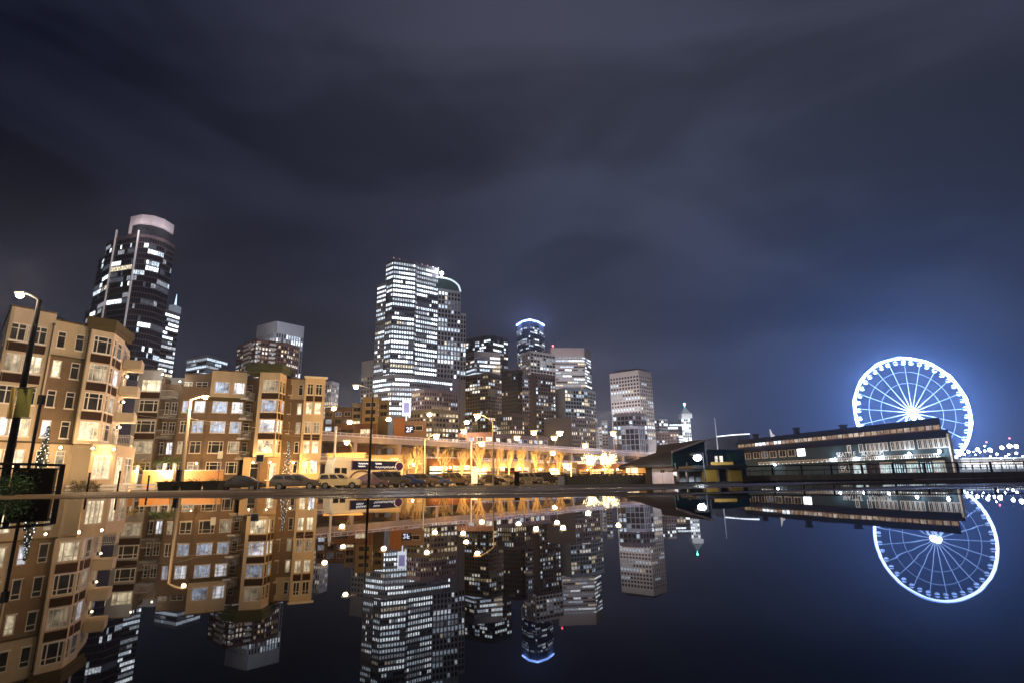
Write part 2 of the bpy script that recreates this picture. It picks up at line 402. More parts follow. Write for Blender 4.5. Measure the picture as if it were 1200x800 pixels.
# --- B1, the tan block at the left edge
B1 = thing('apartment_building', (-48, 60, SZ), 'tan and brown apartment block with corner bay and dark cornice nearest at the far left', 'apartment building', 'apartment blocks across the street')
zc = [3.1, 6.2, 9.35, 12.55, 15.7]
a0 = XY(10, 380, 54.5); a1 = XY(63, 390, 57.6); b0 = XY(63.5, 390, 58.0); b1 = XY(106, 400, 61.0)
c0 = XY(105.5, 400, 60.2); c1 = XY(133, 400, 62.2); c2 = XY(146.5, 400, 66.0); c3 = XY(147.5, 400, 67.5)
l0 = (a0[0]-9, a0[1]+9)
fL, fA, fB, fC, fD = Face(l0, a0), Face(a0, a1), Face(b0, b1), Face(c0, c1), Face(c1, c2)
bandsA = [(4.75, tan_lo), (99, tan)]; bandsB = [(4.75, tan_lo), (13.95, brown), (99, tan)]
def cols(fc, row_py, spans): return [(max(.08, fc.u(a, row_py)[0]), min(fc.L-.08, fc.u(b, row_py)[0]), k) for a, b, k in spans]
punched(B1, fL, SZ, 18.25, [(2.0, 4.2, 'pair'), (7.2, 9.6, 'pair')], zc, .93, bandsA, {(2, 1): 2})
cA = cols(fA, 390, [(11, 31, 'pair'), (31.8, 35.5, 'single'), (38, 56, 'pair')])
punched(B1, fA, SZ, 18.25, cA, zc, .93, bandsA, {(1, 0): 1, (1, 1): 1, (1, 2): 0, (3, 0): 2, (3, 1): 2, (3, 2): 0, (0, 0): 0, (0, 2): 0}, panels=(4, 3))
cB = cols(fB, 402, [(66, 77, 'single'), (88, 99, 'single')])
punched(B1, fB, SZ, 17.7, cB, zc, .93, bandsB, {(3, 0): 0, (1, 0): 1, (0, 1): 2})
bandsC = [(4.75, tan_lo), (99, tan)]
cC = cols(fC, 408, [(108.5, 131, 'triple')])
punched(B1, fC, 4.8, 17.3, cC, zc[1:], .98, bandsC, {(0, 0): 0, (2, 0): 2}, panels=(3, 2, 1))
punched(B1, fD, 4.8, 17.3, [(.6, 1.4, 'single'), (1.9, fD.L-.5, 'single')], zc[1:], .98, bandsC, {(0, 0): 2, (1, 1): 2, (2, 1): 1}, panels=(3, 2, 1))
fC0 = Face(XY(107, 530, 61.0), XY(136, 530, 63.0)); fD0 = Face(XY(136, 530, 63.0), XY(158, 530, 68.5))
gw = [(.5, 1.9, 'pair'), (2.3, fC0.L-.3, 'pair')]
punched(B1, fC0, SZ, 4.75, [(.35, fC0.L-.35, 'quad')], [2.35], 1.25, [(99, tan_lo)], {(0, 0): 0})
punched(B1, fD0, SZ, 4.75, [(.6, 2.4, 'pair'), (3.2, 5.2, 'pair')], [2.0], 1.5, [(99, tan_lo)], {(0, 0): 0, (0, 1): 2})
fE = Face(c2, XY(155, 400, 71.5))
punched(B1, fE, 4.8, 16.9, [(1.2, 3.0, 'pair'), (3.8, 5.2, 'pair')], zc[1:], .98, [(99, tan)], {(1, 0): 2, (2, 1): 0})
for z_ in (7.3, 10.4, 13.6): sconce(B1, fE.p(3.4, .12, z_), (1, .68, .36), 30, tuple(fE.n))  # wall lamps added to warm the balcony recess
flatcore(B1, [l0 and (l0[0]+.2, l0[1]+.3), (a0[0], a0[1]+.35), (a1[0]-.2, a1[1]+.4), (b0[0]-.3, b0[1]+.5), (b1[0]-.3, b1[1]+.5), (c1[0]-.4, c1[1]+.6), (c2[0]-.4, c2[1]+.3), (fE.B.x-.3, fE.B.y+.3), (fE.B.x*1.15-.6, fE.B.y*1.15), (l0[0]-10, l0[1]+20)], SZ, 17.4, tan)
g = MB()
for fc, z in ((fA, 18.25), (fB, 17.7), (fL, 18.25)):
    fc.box(g, -.1, fc.L+.1, z, z+.14, -.42, .1)
g.build('coping', mat('coping_brown', (.12, .09, .065), .7), B1)
g = MB()
fB.box(g, .02, fB.L, 13.85, 14.0, .002, .12); fA.box(g, 0, fA.L, 4.68, 4.86, .002, .12); fB.box(g, 0.02, fB.L, 4.68, 4.86, .002, .12)
g.build('string_course', cornice_m, B1)
g = MB(); g.prism([c0, c1, c2, (c2[0]-.5, c2[1]+2.5), (c0[0]-.5, c0[1]+2)], 4.76, 4.8); g.build('bay_soffit', tan, B1)
cornice(B1, [(c0[0]-.3, c0[1]+.2), c1, c2, (c2[0]-.2, c2[1]+1.2), (c0[0]-1.5, c0[1]+3.5)], 17.3, 18.7, .7, cornice_m)
bm_ = fE.p(2.2, 1.0, 0)
for z in (5.0, 7.9, 11.1, 14.3): balcony(B1, (bm_.x, bm_.y), 3.4, 1.9, z, tan, rz=math.atan2(fE.t.y, fE.t.x), solid=z > 6)
for k, (px, pw) in enumerate(((20, 300), (75, 300), (112, 260), (137, 260))):
    q = P(px, 520, (54.3, 58.6, 60.6, 62.6)[k])
    sconce(B1, (q.x+.2, q.y-.5, 4.2), (1, .62, .28), pw, (.35, -.9, 0))

for fc_, u_ in ((fA, fA.L-.12), (fB, fB.L-.25)):
    g = MB(); g.tube(fc_.p(u_, .07, 4.9), fc_.p(u_, .07, 17.0), .055, n=6); g.box(fc_.p(u_, .09, 17.1), (.2, .16, .22)); g.build('downpipe', cornice_m, B1)
g = MB()
for u_, w_ in ((1.2, .5), (4.2, .7), (6.2, .4)): q_ = fB.p(u_, -2.5, 18.0); g.box(q_, (w_, w_, 1.0)); g.box(q_+Vector((0, 0, .55)), (w_+.15, w_+.15, .1))
g.build('roof_vents', dgrey, B1)
Rh = random.Random(12); h0_, h1_ = P(84, 560, 59.5), P(118, 560, 61); g = MB()
for k in range(2600):
    f_ = Rh.random(); c_ = Vector((h0_.x+(h1_.x-h0_.x)*f_, h0_.y+(h1_.y-h0_.y)*f_+Rh.uniform(-.35, .35), SZ+Rh.random()**.7*(1.05+.25*math.sin(f_*19)))); d_ = Vector((Rh.uniform(-1, 1), Rh.uniform(-1, 1), Rh.uniform(-.2, 1)))*.11; t_ = Vector((Rh.uniform(-1, 1), Rh.uniform(-1, 1), Rh.uniform(-1, 1)))*.035
    g.poly([c_-t_, c_+d_, c_+t_])
tag(g.build('hedge', mat('hedge_brown', (.10, .075, .03), .8, var=.4, scale=3)), 'low brownish hedge under the shop window of the tan block', 'hedge')
# --- B2, the longer block to its right
B2 = thing('apartment_building', (-44, 90, SZ), 'long grey and brown apartment block with stacked white balconies and green corner cornice', 'apartment building', 'apartment blocks across the street')
zc = [2.75, 5.85, 8.95, 12.05, 15.15]
zt = zc[1:]
def F2(x0, Y0, x1, Y1, py=470): return Face(XY(x0, py, Y0), XY(x1, py, Y1))
s1 = F2(158, 84.5, 186.5, 85.5); s2 = F2(187, 88.2, 211, 88.4); s3a = F2(211, 86.5, 245, 87.0); s3b = F2(245, 86.9, 287, 89.2)
s4 = F2(284, 91.5, 303, 91.5); s5 = F2(302, 86.6, 326, 87.2); s5b = F2(326, 87.2, 334, 90.0); s6 = F2(333.5, 90.6, 357, 91.6); s7 = F2(356, 90.3, 380, 91.6)
bg_ = [(4.3, tan_lo), (99, greyb)]; bb = [(4.3, brown), (99, brown)]
punched(B2, s1, SZ, 17.55, cols(s1, 477, [(162.5, 187, 'triple')]), zc, .9, [(99, greyb)], {(4, 0): 0, (1, 0): 2}, panels=(4, 3, 2))
punched(B2, s2, SZ, 15.9, cols(s2, 477, [(189, 198, 'pair'), (200.5, 208, 'pair')]), zc[:4], .95, [(99, brown)], {(1, 1): 1, (0, 0): 2})
s2t = F2(189, 90.2, 213, 90.4)
punched(B2, s2t, 13.4, 17.3, cols(s2t, 454, [(193, 199, 'single'), (203, 209, 'single')]), [15.0], 1.1, [(99, white_m)], {(0, 0): 3, (0, 1): 1})
punched(B2, s3a, SZ, 15.2, cols(s3a, 500, [(210.5, 219, 'pair'), (224.5, 238, 'pair')]), zc[:4], .92, [(99, brown)], {(3, 0): 3, (3, 1): 1, (2, 1): 3, (0, 1): 2, (1, 0): 2})
s3at = F2(213, 88.0, 246, 88.6)
punched(B2, s3at, 15.2-1.6, 17.4, cols(s3at, 455, [(215, 225, 'pair'), (229, 243, 'pair')]), [15.35], .85, [(99, brown)], {(0, 0): 2})
punched(B2, s3b, SZ, 17.75, cols(s3b, 500, [(246, 264, 'triple'), (269, 282.5, 'triple')]), zc, .92, [(12.9, brown), (13.6, cornice_m), (99, tan)], {(4, 0): 3, (4, 1): 1, (3, 0): 3, (3, 1): 1, (2, 0): 3, (2, 1): 3, (1, 1): 2})
punched(B2, s4, SZ, 17.3, [(.5, 1.5, 'single')], zc[1:], .95, [(99, brown)], {})
punched(B2, s5, 4.3, 17.3, cols(s5, 490, [(304.5, 324, 'triple')]), zt, .98, [(99, tan)], {(0, 0): 0, (1, 0): 1, (2, 0): 3, (3, 0): 2}, panels=(3, 2, 1))
punched(B2, s5b, 4.3, 17.3, [(.35, 1.15, 'single'), (1.6, s5b.L-.3, 'single')], zt, .98, [(99, tan)], {(1, 0): 1, (1, 1): 0, (0, 0): 0, (2, 1): 3}, panels=(3, 2, 1))
s50 = F2(292, 88.2, 334, 90.0)
punched(B2, s50, SZ, 4.3, [(1.0, 2.4, 'single'), (3.2, s50.L-.5, 'quad')], [2.1], 1.3, [(99, tan_lo)], {(0, 1): 0})
bb6 = [(3.9, tan_lo), (13.6, brown), (99, tan)]
punched(B2, s6, SZ, 16.9, cols(s6, 500, [(332.5, 339, 'single'), (346.5, 352, 'single')]), zc, .92, bb6, {(3, 0): 3, (3, 1): 0, (2, 0): 2, (2, 1): 2, (1, 0): 0, (0, 0): 0})
punched(B2, s7, SZ, 17.0, cols(s7, 490, [(357.5, 365, 'pair'), (367.5, 375.5, 'pair')]), zc, .95, [(3.9, tan_lo), (99, tan)], {(3, 0): 0, (3, 1): 0, (1, 0): 0, (1, 1): 0, (2, 1): 2, (2, 0): 2, (0, 0): 0, (0, 1): 1}, panels=(4, 2))
flatcore(B2, [(s1.A.x+.3, s1.A.y+.4), (s1.B.x-.1, s1.B.y+.4), (s2.A.x+.1, s2.A.y+2.2), (s2.B.x, s2.B.y+2.2), (s3a.B.x, s3a.B.y+1.9), (s3b.B.x-.1, s3b.B.y+.6), (s4.A.x, s4.A.y+.4), (s4.B.x, s4.B.y+.4), (s5.A.x+.1, s5.A.y+2), (s5b.B.x-.2, s5b.B.y+.5), (s6.B.x, s6.B.y+.5), (s7.B.x-.15, s7.B.y+.4), (s7.B.x*1.17-.5, s7.B.y*1.17), (s1.A.x*1.17+1, s1.A.y*1.17)], SZ, 16.85, brown)
cornice(B2, [(s5.A.x-2.2, s5.A.y+.9), tuple(s5.A)[:2], tuple(s5.B)[:2], tuple(s5b.B)[:2], (s5b.B.x-.3, s5b.B.y+2.5), (s5.A.x-2.2, s5.A.y+3.5)], 17.3, 18.6, .6, cornice_g)
g = MB()
for fc, z in ((s1, 17.55), (s3b, 17.75), (s6, 16.9), (s3at, 17.4)): fc.box(g, -.08, fc.L+.08, z, z+.13, -.5, .16)
g.build('coping', mat('coping_brown', (.12, .09, .065)), B2)
g = MB(); s7.box(g, -.2, s7.L+.3, 17.0, 17.25, -.5, .35); g.build('roof_trim', white_m, B2)
for z in (4.1, 7.2, 10.3, 13.5): balcony(B2, ((s4.A.x+s4.B.x)/2-.5, s4.A.y-1.5), 2.7, 2.2, z, white_m if z > 5 else tan)
for z in (7.3, 10.4, 13.4): balcony(B2, ((s2.A.x+s2.B.x)/2, s2.A.y-1.3), 3.0, 2.0, z, greyb)
g = MB(); q = P(375, 545, 88.5); g.box((q.x, q.y, 3.6), (3.6, 2.2, .14)); g.build('entrance_awning', white_m, B2)
for i, (px, py, Y) in enumerate(((192, 438.5, 84.5), (212, 447, 87.5))):
    q = P(px, py, Y); sconce(B2, (q.x, q.y, q.z), (1, .9, .75), 90, (0, -1, 0))
for px, Y, pw in ((232, 86, 160), (298, 86.5, 380), (318, 86, 420), (345, 89.5, 420), (367, 89.4, 700)):
    q = P(px, 548, Y); sconce(B2, (q.x, q.y-.3, 3.4), AMBER, pw, (0, -1, 0))
# ------------------------------------------------------------------ downtown towers
def tower(name, label, tops, Y, wallm, fh=3.8, bw=3.0, pier=.5, spand=1.1, mode='grid', lit=.4, pal=(PW, (5, 4, 3, 1, 2)), zbot=None, back=30, ref=0,
          run=.6, proud=.35, top_gap=2.0, group='downtown towers', cat='tower', parapet=1.2, wins=True, darkm=None, floorvar=.35, blank=(), auto=True, pent=None, topbright=None):
    """tops: roof corners as seen, left to right, (px, py[, Y]); the rest of the outline runs back behind them"""
    darkm = darkm or dark_glass
    r = P(tops[ref][0], tops[ref][1], Y); z1 = r.z
    pts = []
    for t in tops:
        if len(t) > 2: q = P(t[0], t[1], t[2])
        elif auto: q = PZ(t[0], t[1], z1)
        else: q = P(t[0], t[1], Y)
        pts.append(Vector((q.x, q.y)))
    bl, br = pts[0].normalized()*back, pts[-1].normalized()*back
    foot = pts + [pts[-1]+br, pts[0]+bl]
    cen = sum(foot, Vector((0, 0)))/len(foot)
    T = thing(name, (cen.x, cen.y, SZ), label, cat, group)
    if zbot is None: zb = 6.0
    else: zb = max(4.0, P(tops[0][0], zbot, Y).z)
    if mode == 'grid' and Y < 460: bw *= .70; pier *= .8; lit = min(.9, lit*1.25)
    body = MB(); body.prism([tuple(p) for p in foot], SZ, z1, 0, 1)
    gm = MB()                                              # piers and spandrels standing proud
    gaps = z1-top_gap; nf = max(1, int(round((gaps-zb)/fh))); fh = (gaps-zb)/nf
    W_, bands = [], []
    pool, wts = pal
    def pick():
        return rnd.choices(range(len(pool)), wts[:len(pool)])[0] + 1
    faces = [Face(a, b) for a, b in zip(foot, foot[1:]+foot[:1])]
    vis = [i for i, f in enumerate(faces[:len(tops)-1])]
    floorp = [min(.98, max(.02, lit + rnd.uniform(-1, 1)*floorvar)) for _ in range(nf)]
    if topbright: floorp[-topbright:] = [.97]*topbright
    for i, fc in enumerate(faces):
        if i not in vis or fc.L < 1.0: continue
        if i in blank: continue
        nb = max(1, int(round(fc.L/bw))); w = fc.L/nb
        if mode != 'ribbon':
            for k in range(nb+1):
                u = k*w; fc.box(gm, max(0, u-pier/2), min(fc.L, u+pier/2), zb-fh, z1-.02, .01, proud)
        for j in range(nf+1):
            z = zb+j*fh
            fc.box(gm, 0.0, fc.L, z-spand/2, z+spand/2 if j < nf else z1-.03, .012, proud*(.8 if mode != 'ribbon' else 1))
        for j in range(nf):
            za, zz_ = zb+j*fh+spand/2, zb+(j+1)*fh-spand/2
            on = rnd.random() < floorp[j]; band = []; cur = pick()
            for k in range(nb):
                if rnd.random() > run: on = rnd.random() < floorp[j]; cur = pick() if rnd.random() < .6 else cur
                m = cur if on else 0
                ua, ub = k*w+(pier/2 if mode != 'ribbon' else .12), (k+1)*w-(pier/2 if mode != 'ribbon' else .12)
                band.append((ua, ub, m))
            if mode == 'ribbon': bands.append((fc, za, zz_, band))
            else:
                for ua, ub, m in band: W_.append((fc, ua, ub, za, zz_, m))
    body.build('body', [wallm if mode != 'curtain' else darkm, roofm], T)
    if gm.v: gm.build('facade_grid', wallm, T)
    mats = [darkm] + list(pool)
    def size(e): return (e[2]-e[1])*abs(e[0].n.dot((e[0].p(e[1], 0, 0)-CAM).normalized()))*(e[4]-e[3])
    if mode == 'ribbon':
        bands.sort(key=lambda b: -abs(b[0].n.dot((b[0].A-CAM).normalized()))*b[0].L)
        rest = MB()
        for idx, (fc, za, zb_, band) in enumerate(bands):
            g = MB() if idx < 96 else rest
            for ua, ub, m in band: fc.quad(g, ua, ub, za, zb_, .06, m)
            if idx < 96: g.build('window_band', mats, T)
        if rest.v: stuff(rest.build('window_bands', mats, T))
    elif W_:
        W_.sort(key=lambda e: -size(e)*(2.5 if e[5] else 1))
        for e in W_[:98]:
            g = MB(); e[0].quad(g, e[1], e[2], e[3], e[4], .06); g.build('window', mats[e[5]], T)
        if W_[98:]:
            g = MB()
            for e in W_[98:]: e[0].quad(g, e[1], e[2], e[3], e[4], .06, e[5])
            stuff(g.build('windows', mats, T))
    if pent:
        f0, f1, hh = pent; a, b = pts[0], pts[-1]; d = (bl+br)/2
        q = [a+(b-a)*f0+d*.3, a+(b-a)*f1+d*.3, a+(b-a)*f1+d*.75, a+(b-a)*f0+d*.75]
        g = MB(); g.prism([tuple(x) for x in q], z1, z1+hh, 0, 1); g.build('penthouse', [wallm, roofm], T)
    T['z1'] = z1
    return T, pts, z1
def flood(T, p, col, power, r=1.0): light(T, p, col, power, r, 'flood_lamp')
conc_l = mat('pale_precast', (.42, .39, .38), .8, var=.12, scale=.06)
conc_m = mat('grey_precast', (.24, .225, .225), .8, var=.14, scale=.06)
conc_b = mat('beige_precast', (.36, .31, .28), .8, var=.12, scale=.06)
brick_d = mat('dark_brick', (.15, .085, .07), .85, var=.2, scale=.12)
steel_d = mat('dark_curtain_wall', (.03, .032, .04), .3, var=.3, scale=.08, spec=.6)
pink = mat('pink_granite', (.30, .24, .25), .6, var=.15, scale=.1)
white_c = mat('white_cladding', (.62, .62, .66), .6, var=.08, scale=.1)
MIX = (PW, (5, 4, 4, 1, 3)); HOME = (PH, (4, 4, 4, 2, 3)); PB_ = [pane('bright_white', (.86, .94, 1.0), 3.4), pane('bright_cool', (.74, .87, 1.0), 2.0), pane('bright_dim', (.80, .88, 1.0), .8), PW[3], PW[4]]
BRIGHT = (PB_, (7, 5, 3, .4, 1.5))

# T1 dark glass tower with white fins and a floodlit crown
T1, p1, z1 = tower('office_tower', 'tall dark glass tower with two white fins and pale curved crown, behind the tan block', [(127.5, 273, 366), (137, 270, 356), (162.5, 274, 350), (176, 276, 352), (191, 279, 358), (205.5, 283, 370)],
                   350, mat('dark_pink_granite', (.11, .085, .092), .5, var=.2, scale=.1), fh=3.9, bw=1.5, spand=.8, mode='ribbon', lit=.30, run=.72, zbot=445, back=34, ref=2, proud=.3, darkm=dark_glass, pal=(PW, (4, 4, 5, 1, 6)), floorvar=.3)
g = MB()
for i, up in ((1, 5.5), (2, 2.0)):
    a = p1[i]; n = Vector((a.x, a.y)).normalized()
    g.prism([(a.x-.4-n.x*1.2, a.y-1.4), (a.x+.4-n.x*1.2, a.y-1.3), (a.x+.4, a.y+.6), (a.x-.4, a.y+.6)], 40, z1+up)
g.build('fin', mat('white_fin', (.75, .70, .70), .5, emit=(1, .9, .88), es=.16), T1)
def arcpts(pts): return [tuple(p) for p in pts]
cr = [P(150.5, 272, 352.5), P(163, 272, 349.5), P(177, 274, 351.5), P(190, 277, 357), P(202, 281, 367)]
cr = [Vector((q.x, q.y)) for q in cr]; zc0, zc1 = z1, P(165, 256, 352).z
crown_m = mat('crown_panel', (.70, .62, .64), .6, var=.06, scale=.1)
g = MB(); g.prism(arcpts(cr)+[tuple(cr[-1]*1.05), tuple(cr[0]*1.05)], z1, zc1-1.0, 0, 0); g.build('penthouse', [steel_d, roofm], T1)
g = MB(); out = [c*.994 for c in cr]
zm = zc1-(zc1-z1)*.46
g.prism(arcpts(out)+[tuple(c*1.004) for c in reversed(cr)], zm, zc1+.6)
g.prism([tuple(out[0]), tuple(out[0]+(out[1]-out[0])*.3), tuple((cr[0]+(cr[1]-cr[0])*.3)*1.004), tuple(cr[0]*1.004)], z1, zm)
g.build('crown', crown_m, T1)
for k in (0, 2, 4): flood(T1, (out[k].x*.97, out[k].y*.97, z1+1.5), (1, .88, .9), 3200, 1.0)
q1 = [P(114, 292, 372), P(128.5, 288, 364)]
tower('office_tower', 'stepped dark glass wing with lit floors on the left flank of the finned tower', [(117, 300, 378), (128.5, 297, 366.5)], 372, mat('dark_pink_granite', (.11, .085, .092)), fh=3.9, bw=2.4, spand=.62, mode='ribbon', lit=.3, run=.8, zbot=440, back=20, proud=.3)
tower('office_tower', 'lowest dark glass step with bluish lit floors beside the tan block cornice', [(101, 362, 384), (118, 355, 372)], 378, mat('dark_pink_granite', (.11, .085, .092)), fh=3.9, bw=2.4, spand=.62, mode='ribbon', lit=.45, run=.8, zbot=440, back=20, proud=.3)
T2, p2, z2 = tower('office_tower', 'slim white banded tower with stepped top and spire, right of the finned tower', [(192, 362), (211, 368)], 430, mat('dim_cladding', (.24, .23, .26), .6, var=.1), fh=3.8, bw=1.9, spand=1.6, mode='ribbon', lit=.55, run=.75, zbot=445, back=25, pal=BRIGHT)
a = p2[0]+(p2[1]-p2[0])*.38; zt_ = P(197, 354, 430).z; zs = P(199.5, 340, 430).z
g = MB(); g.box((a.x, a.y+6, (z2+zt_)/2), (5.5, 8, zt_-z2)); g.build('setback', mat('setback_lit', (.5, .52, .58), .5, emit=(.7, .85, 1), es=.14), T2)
g = MB(); g.tube((a.x+.5, a.y+5, zt_), (a.x+.5, a.y+5, zs), .9, .15); g.build('spire', glow('spire_blue', (.55, .75, 1), 1.6), T2)
T3, p3, z3 = tower('office_tower', 'small tower top of bluish lit bands with a hipped roof above the grey block', [(219.5, 420), (243, 417, 500), (267, 422)], 515, white_c, fh=3.6, bw=2.6, spand=1.1, lit=.75, mode='ribbon', run=.7, zbot=448, back=30, pal=(PW, (3, 6, 5, .3, 2)), ref=0)
g = MB(); cen = (p3[0]+p3[2])/2*1.03; zp = P(243, 410.5, 510).z
foot = [p3[0], p3[1], p3[2], p3[2]*1.06, p3[0]*1.06]
for a, b in zip(foot, foot[1:]+foot[:1]): g.poly([(a.x, a.y, z3), (b.x, b.y, z3), (cen.x, cen.y, zp)])
g.build('roof', mat('blue_grey_roof', (.38, .40, .48), .6), T3)
T4, p4, z4 = tower('residential_tower', 'dark brick residential tower with lit white balconies behind the green cornice', [(279.5, 401.5, 397.5), (287, 399, 390), (300, 396.5, 375), (337, 404, 390), (350.5, 408, 402.5)], 375, brick_d, fh=3.1, bw=3.2, pier=1.1, spand=1.2, mode='grid', lit=.42, run=.45, zbot=445, back=24, ref=2, pal=(PH, (2, 6, 3, 3, 2)))
g = MB(); n = 0
bal = []
for fi, (i, f0, f1) in enumerate(((1, .15, .85), (2, .42, .62), (2, .02, .14))):
    fc = Face(p4[i], p4[i+1])
    for k in range(12):
        z = z4-3.4-k*3.1
        m = MB(); fc.box(m, fc.L*f0, fc.L*f1, z, z+.25, .02, 1.7); fc.box(m, fc.L*f0, fc.L*f1, z+.25, z+1.15, 1.55, 1.7)
        m.build('balcony', mat('balcony_white', (.72, .68, .64), .6), T4)
T5, p5, z5 = tower('office_tower', 'tall ribbed tower with a plain white crown rising behind the dark brick tower', [(302.5, 382), (324.5, 376.5), (356, 383)], 430, mat('white_rib', (.5, .5, .54), .6, var=.08, scale=.1), fh=3.7, bw=2.9, pier=1.0, spand=.35, mode='grid', lit=.2, run=.6, zbot=450, back=36, ref=1, top_gap=9.5, proud=.9)
for f in (.3, .9): flood(T5, (p5[1].x*.955+(f-.5)*30, p5[1].y*.955, z5-13), (.95, .95, 1), 3200, 1)
tower('residential_tower', 'narrow grey gridded tower between the tan block end and the viaduct', [(379.5, 447.5), (389, 446), (397, 448.5)], 400, conc_m, fh=3.2, bw=3.0, pier=.9, spand=1.1, lit=.3, run=.3, zbot=490, back=20, ref=1, pal=HOME)
tower('office_block', 'plain beige block with small lit windows left of the brightly lit tower', [(424.5, 423.5), (438, 421.5), (446, 424)], 480, conc_b, fh=3.6, bw=3.4, pier=1.2, spand=1.5, lit=.3, run=.4, zbot=490, back=24, ref=1, top_gap=14, pal=(PH, (4, 6, 3, 1, 3)))
# T7 the brightest tower
T7, p7, z7 = tower('office_tower', 'tallest brightly lit white tower with a rounded crown near the middle of the skyline', [(453, 307.5, 452), (461.5, 303.2, 445), (487, 311.5, 453), (489, 312.5, 457), (513.5, 321.5, 470)], 445, mat('blue_grey_stone', (.15, .15, .17), .7, var=.15, scale=.08), fh=4.0, bw=3.1, pier=.8, spand=1.8, lit=.74, run=.72, zbot=442, back=40, ref=1, pal=BRIGHT, proud=.5, floorvar=.34)
T7b, _, zs7 = tower('office_tower', 'lower lit shoulder on the left side of the brightest tower', [(442.8, 331.5, 455), (453.2, 330.5, 447.5)], 450, conc_m, fh=4.0, bw=3.1, pier=.8, spand=1.9, lit=.55, run=.7, zbot=442, back=30, pal=BRIGHT, proud=.5, floorvar=.4)
tower('office_podium', 'wide podium of full lit floors under the brightest tower', [(437.5, 440, 452), (460, 438, 440), (486, 436.5, 447), (530, 440, 470)], 440, conc_m, fh=4.1, bw=3.0, pier=.7, spand=1.9, lit=.84, run=.8, zbot=487, back=50, ref=1, pal=BRIGHT, proud=.4, floorvar=.1)
T7c, pc7, zc7 = tower('office_tower', 'pale slab with a lit arched top on the right side of the brightest tower', [(513.6, 338, 470), (539.5, 345, 480)], 470, conc_l, fh=4.0, bw=3.2, pier=1.0, spand=1.2, lit=.45, run=.6, zbot=442, back=30, pal=(PW, (3, 5, 5, 1, 3)), proud=.5)
fc = Face(*pc7); g = MB(); n = 14; zt_ = P(522, 326, 472).z - zc7
prof = [(fc.L*k/n, zc7 + zt_*math.sqrt(max(0, 1-((k/n-.30)/.70)**2)) if k/n > .3 else zc7+zt_) for k in range(n+1)]
for (ua, za), (ub, zb_) in zip(prof, prof[1:]):
    g.hexa([fc.p(ua, .3, zc7), fc.p(ub, .3, zc7), fc.p(ub, -20, zc7), fc.p(ua, -20, zc7), fc.p(ua, .3, za), fc.p(ub, .3, zb_), fc.p(ub, -20, zb_), fc.p(ua, -20, za)])
g.build('arched_crown', mat('arch_glass', (.018, .03, .035), .3, var=.4, scale=.15, emit=(.5, .85, .9), es=.03), T7c)
g = MB(); g.path([fc.p(u, .4, z) for u, z in prof], .8, 6); g.build('arch_trim', mat('arch_lit', (.6, .66, .7), .5, emit=(.75, .9, 1), es=.9), T7c)
q = fc.p(fc.L*.12, 1, zc7+zt_+4); g = MB(); g.ball(q, 1.6); g.tube(q-Vector((0, 0, 4)), q, .4); g.build('beacon', glow('beacon_white', (.9, .96, 1), 30), T7c); flood(T7c, q+Vector((0, -5, 4)), (.9, .96, 1), 9000, 1)
for fi in (0, 3):
    A = p7[1]; B = p7[4]
g = MB()
for k in range(9):
    q = p7[1]+(p7[4]-p7[1])*(k/8); g.ball((q.x*.999, q.y*.999, z7+.6), .35)
g.build('roof_light', glow('roof_red', (1, .35, .40), 2.2), T7)
tower('office_tower', 'slender pale annex with dark slots beside the brightest tower', [(539.8, 367, 478), (546, 366.5, 480)], 478, conc_l, fh=4.0, bw=2.4, pier=.8, spand=1.0, lit=.25, run=.3, zbot=445, back=20, proud=.4)
tower('office_tower', 'black glass tower with scattered lit windows right of the brightest tower', [(546.5, 397.5), (575, 392.3), (595, 397)], 680, steel_d, fh=4.0, bw=3.6, pier=.6, spand=1.3, lit=.36, run=.35, zbot=440, back=45, ref=1, mode='grid', pal=(PW, (5, 3, 3, 2, 3)), top_gap=5)
tower('office_block', 'beige banded block with warm lit floors in front of the black glass tower', [(545, 412, 540), (556, 411, 525), (586, 418.5, 535)], 525, conc_b, fh=3.9, bw=2.6, spand=1.9, mode='ribbon', lit=.55, run=.6, zbot=445, back=40, ref=1, pal=(PW, (2, 3, 3, 5, 2)), top_gap=4)
# blue rimmed tower
T11, p11, z11 = tower('office_tower', 'slim dark tower with a glowing blue rim round its flat roof', [(605.5, 378, 985), (612, 377, 960), (621, 376.3, 950), (631, 377.5, 965), (637.5, 379.5, 990)], 950, steel_d, fh=4.2, bw=3.6, pier=.5, spand=1.5, lit=.45, run=.5, zbot=425, back=60, ref=2, pal=(PW, (3, 5, 6, .6, 4)), top_gap=9, topbright=1)
g = MB(); g.path([(p.x*.995, p.y*.995, z11+1.2) for p in p11], 1.5, 6); g.build('rim_light', glow('rim_blue', (.20, .36, 1.0), 6), T11)
for p in (p11[0], p11[2], p11[4]): flood(T11, (p.x*.985, p.y*.985, z11+2), (.25, .4, 1), 60000, 2)
tower('residential_tower', 'pale gridded residential tower below the blue rimmed tower', [(608, 418, 585), (621, 410.5, 560), (650, 420, 580)], 560, conc_l, fh=3.3, bw=4.4, pier=.7, spand=.9, lit=.42, run=.45, zbot=470, back=36, ref=1, pal=(PW, (3, 4, 5, 2, 3)), proud=.8)
T13, p13, z13 = tower('office_tower', 'wide banded tower under a plain beige cap with a red roof light', [(636, 410, 725), (645.5, 407.3, 700), (684, 408, 705), (691.5, 410.5, 730)], 700, mat('cap_beige', (.34, .29, .28), .8, var=.1, scale=.05), fh=4.0, bw=2.8, spand=1.9, mode='ribbon', lit=.72, run=.7, zbot=475, back=50, ref=1, pal=(PW, (4, 5, 5, 2, 2)), top_gap=11, topbright=1)
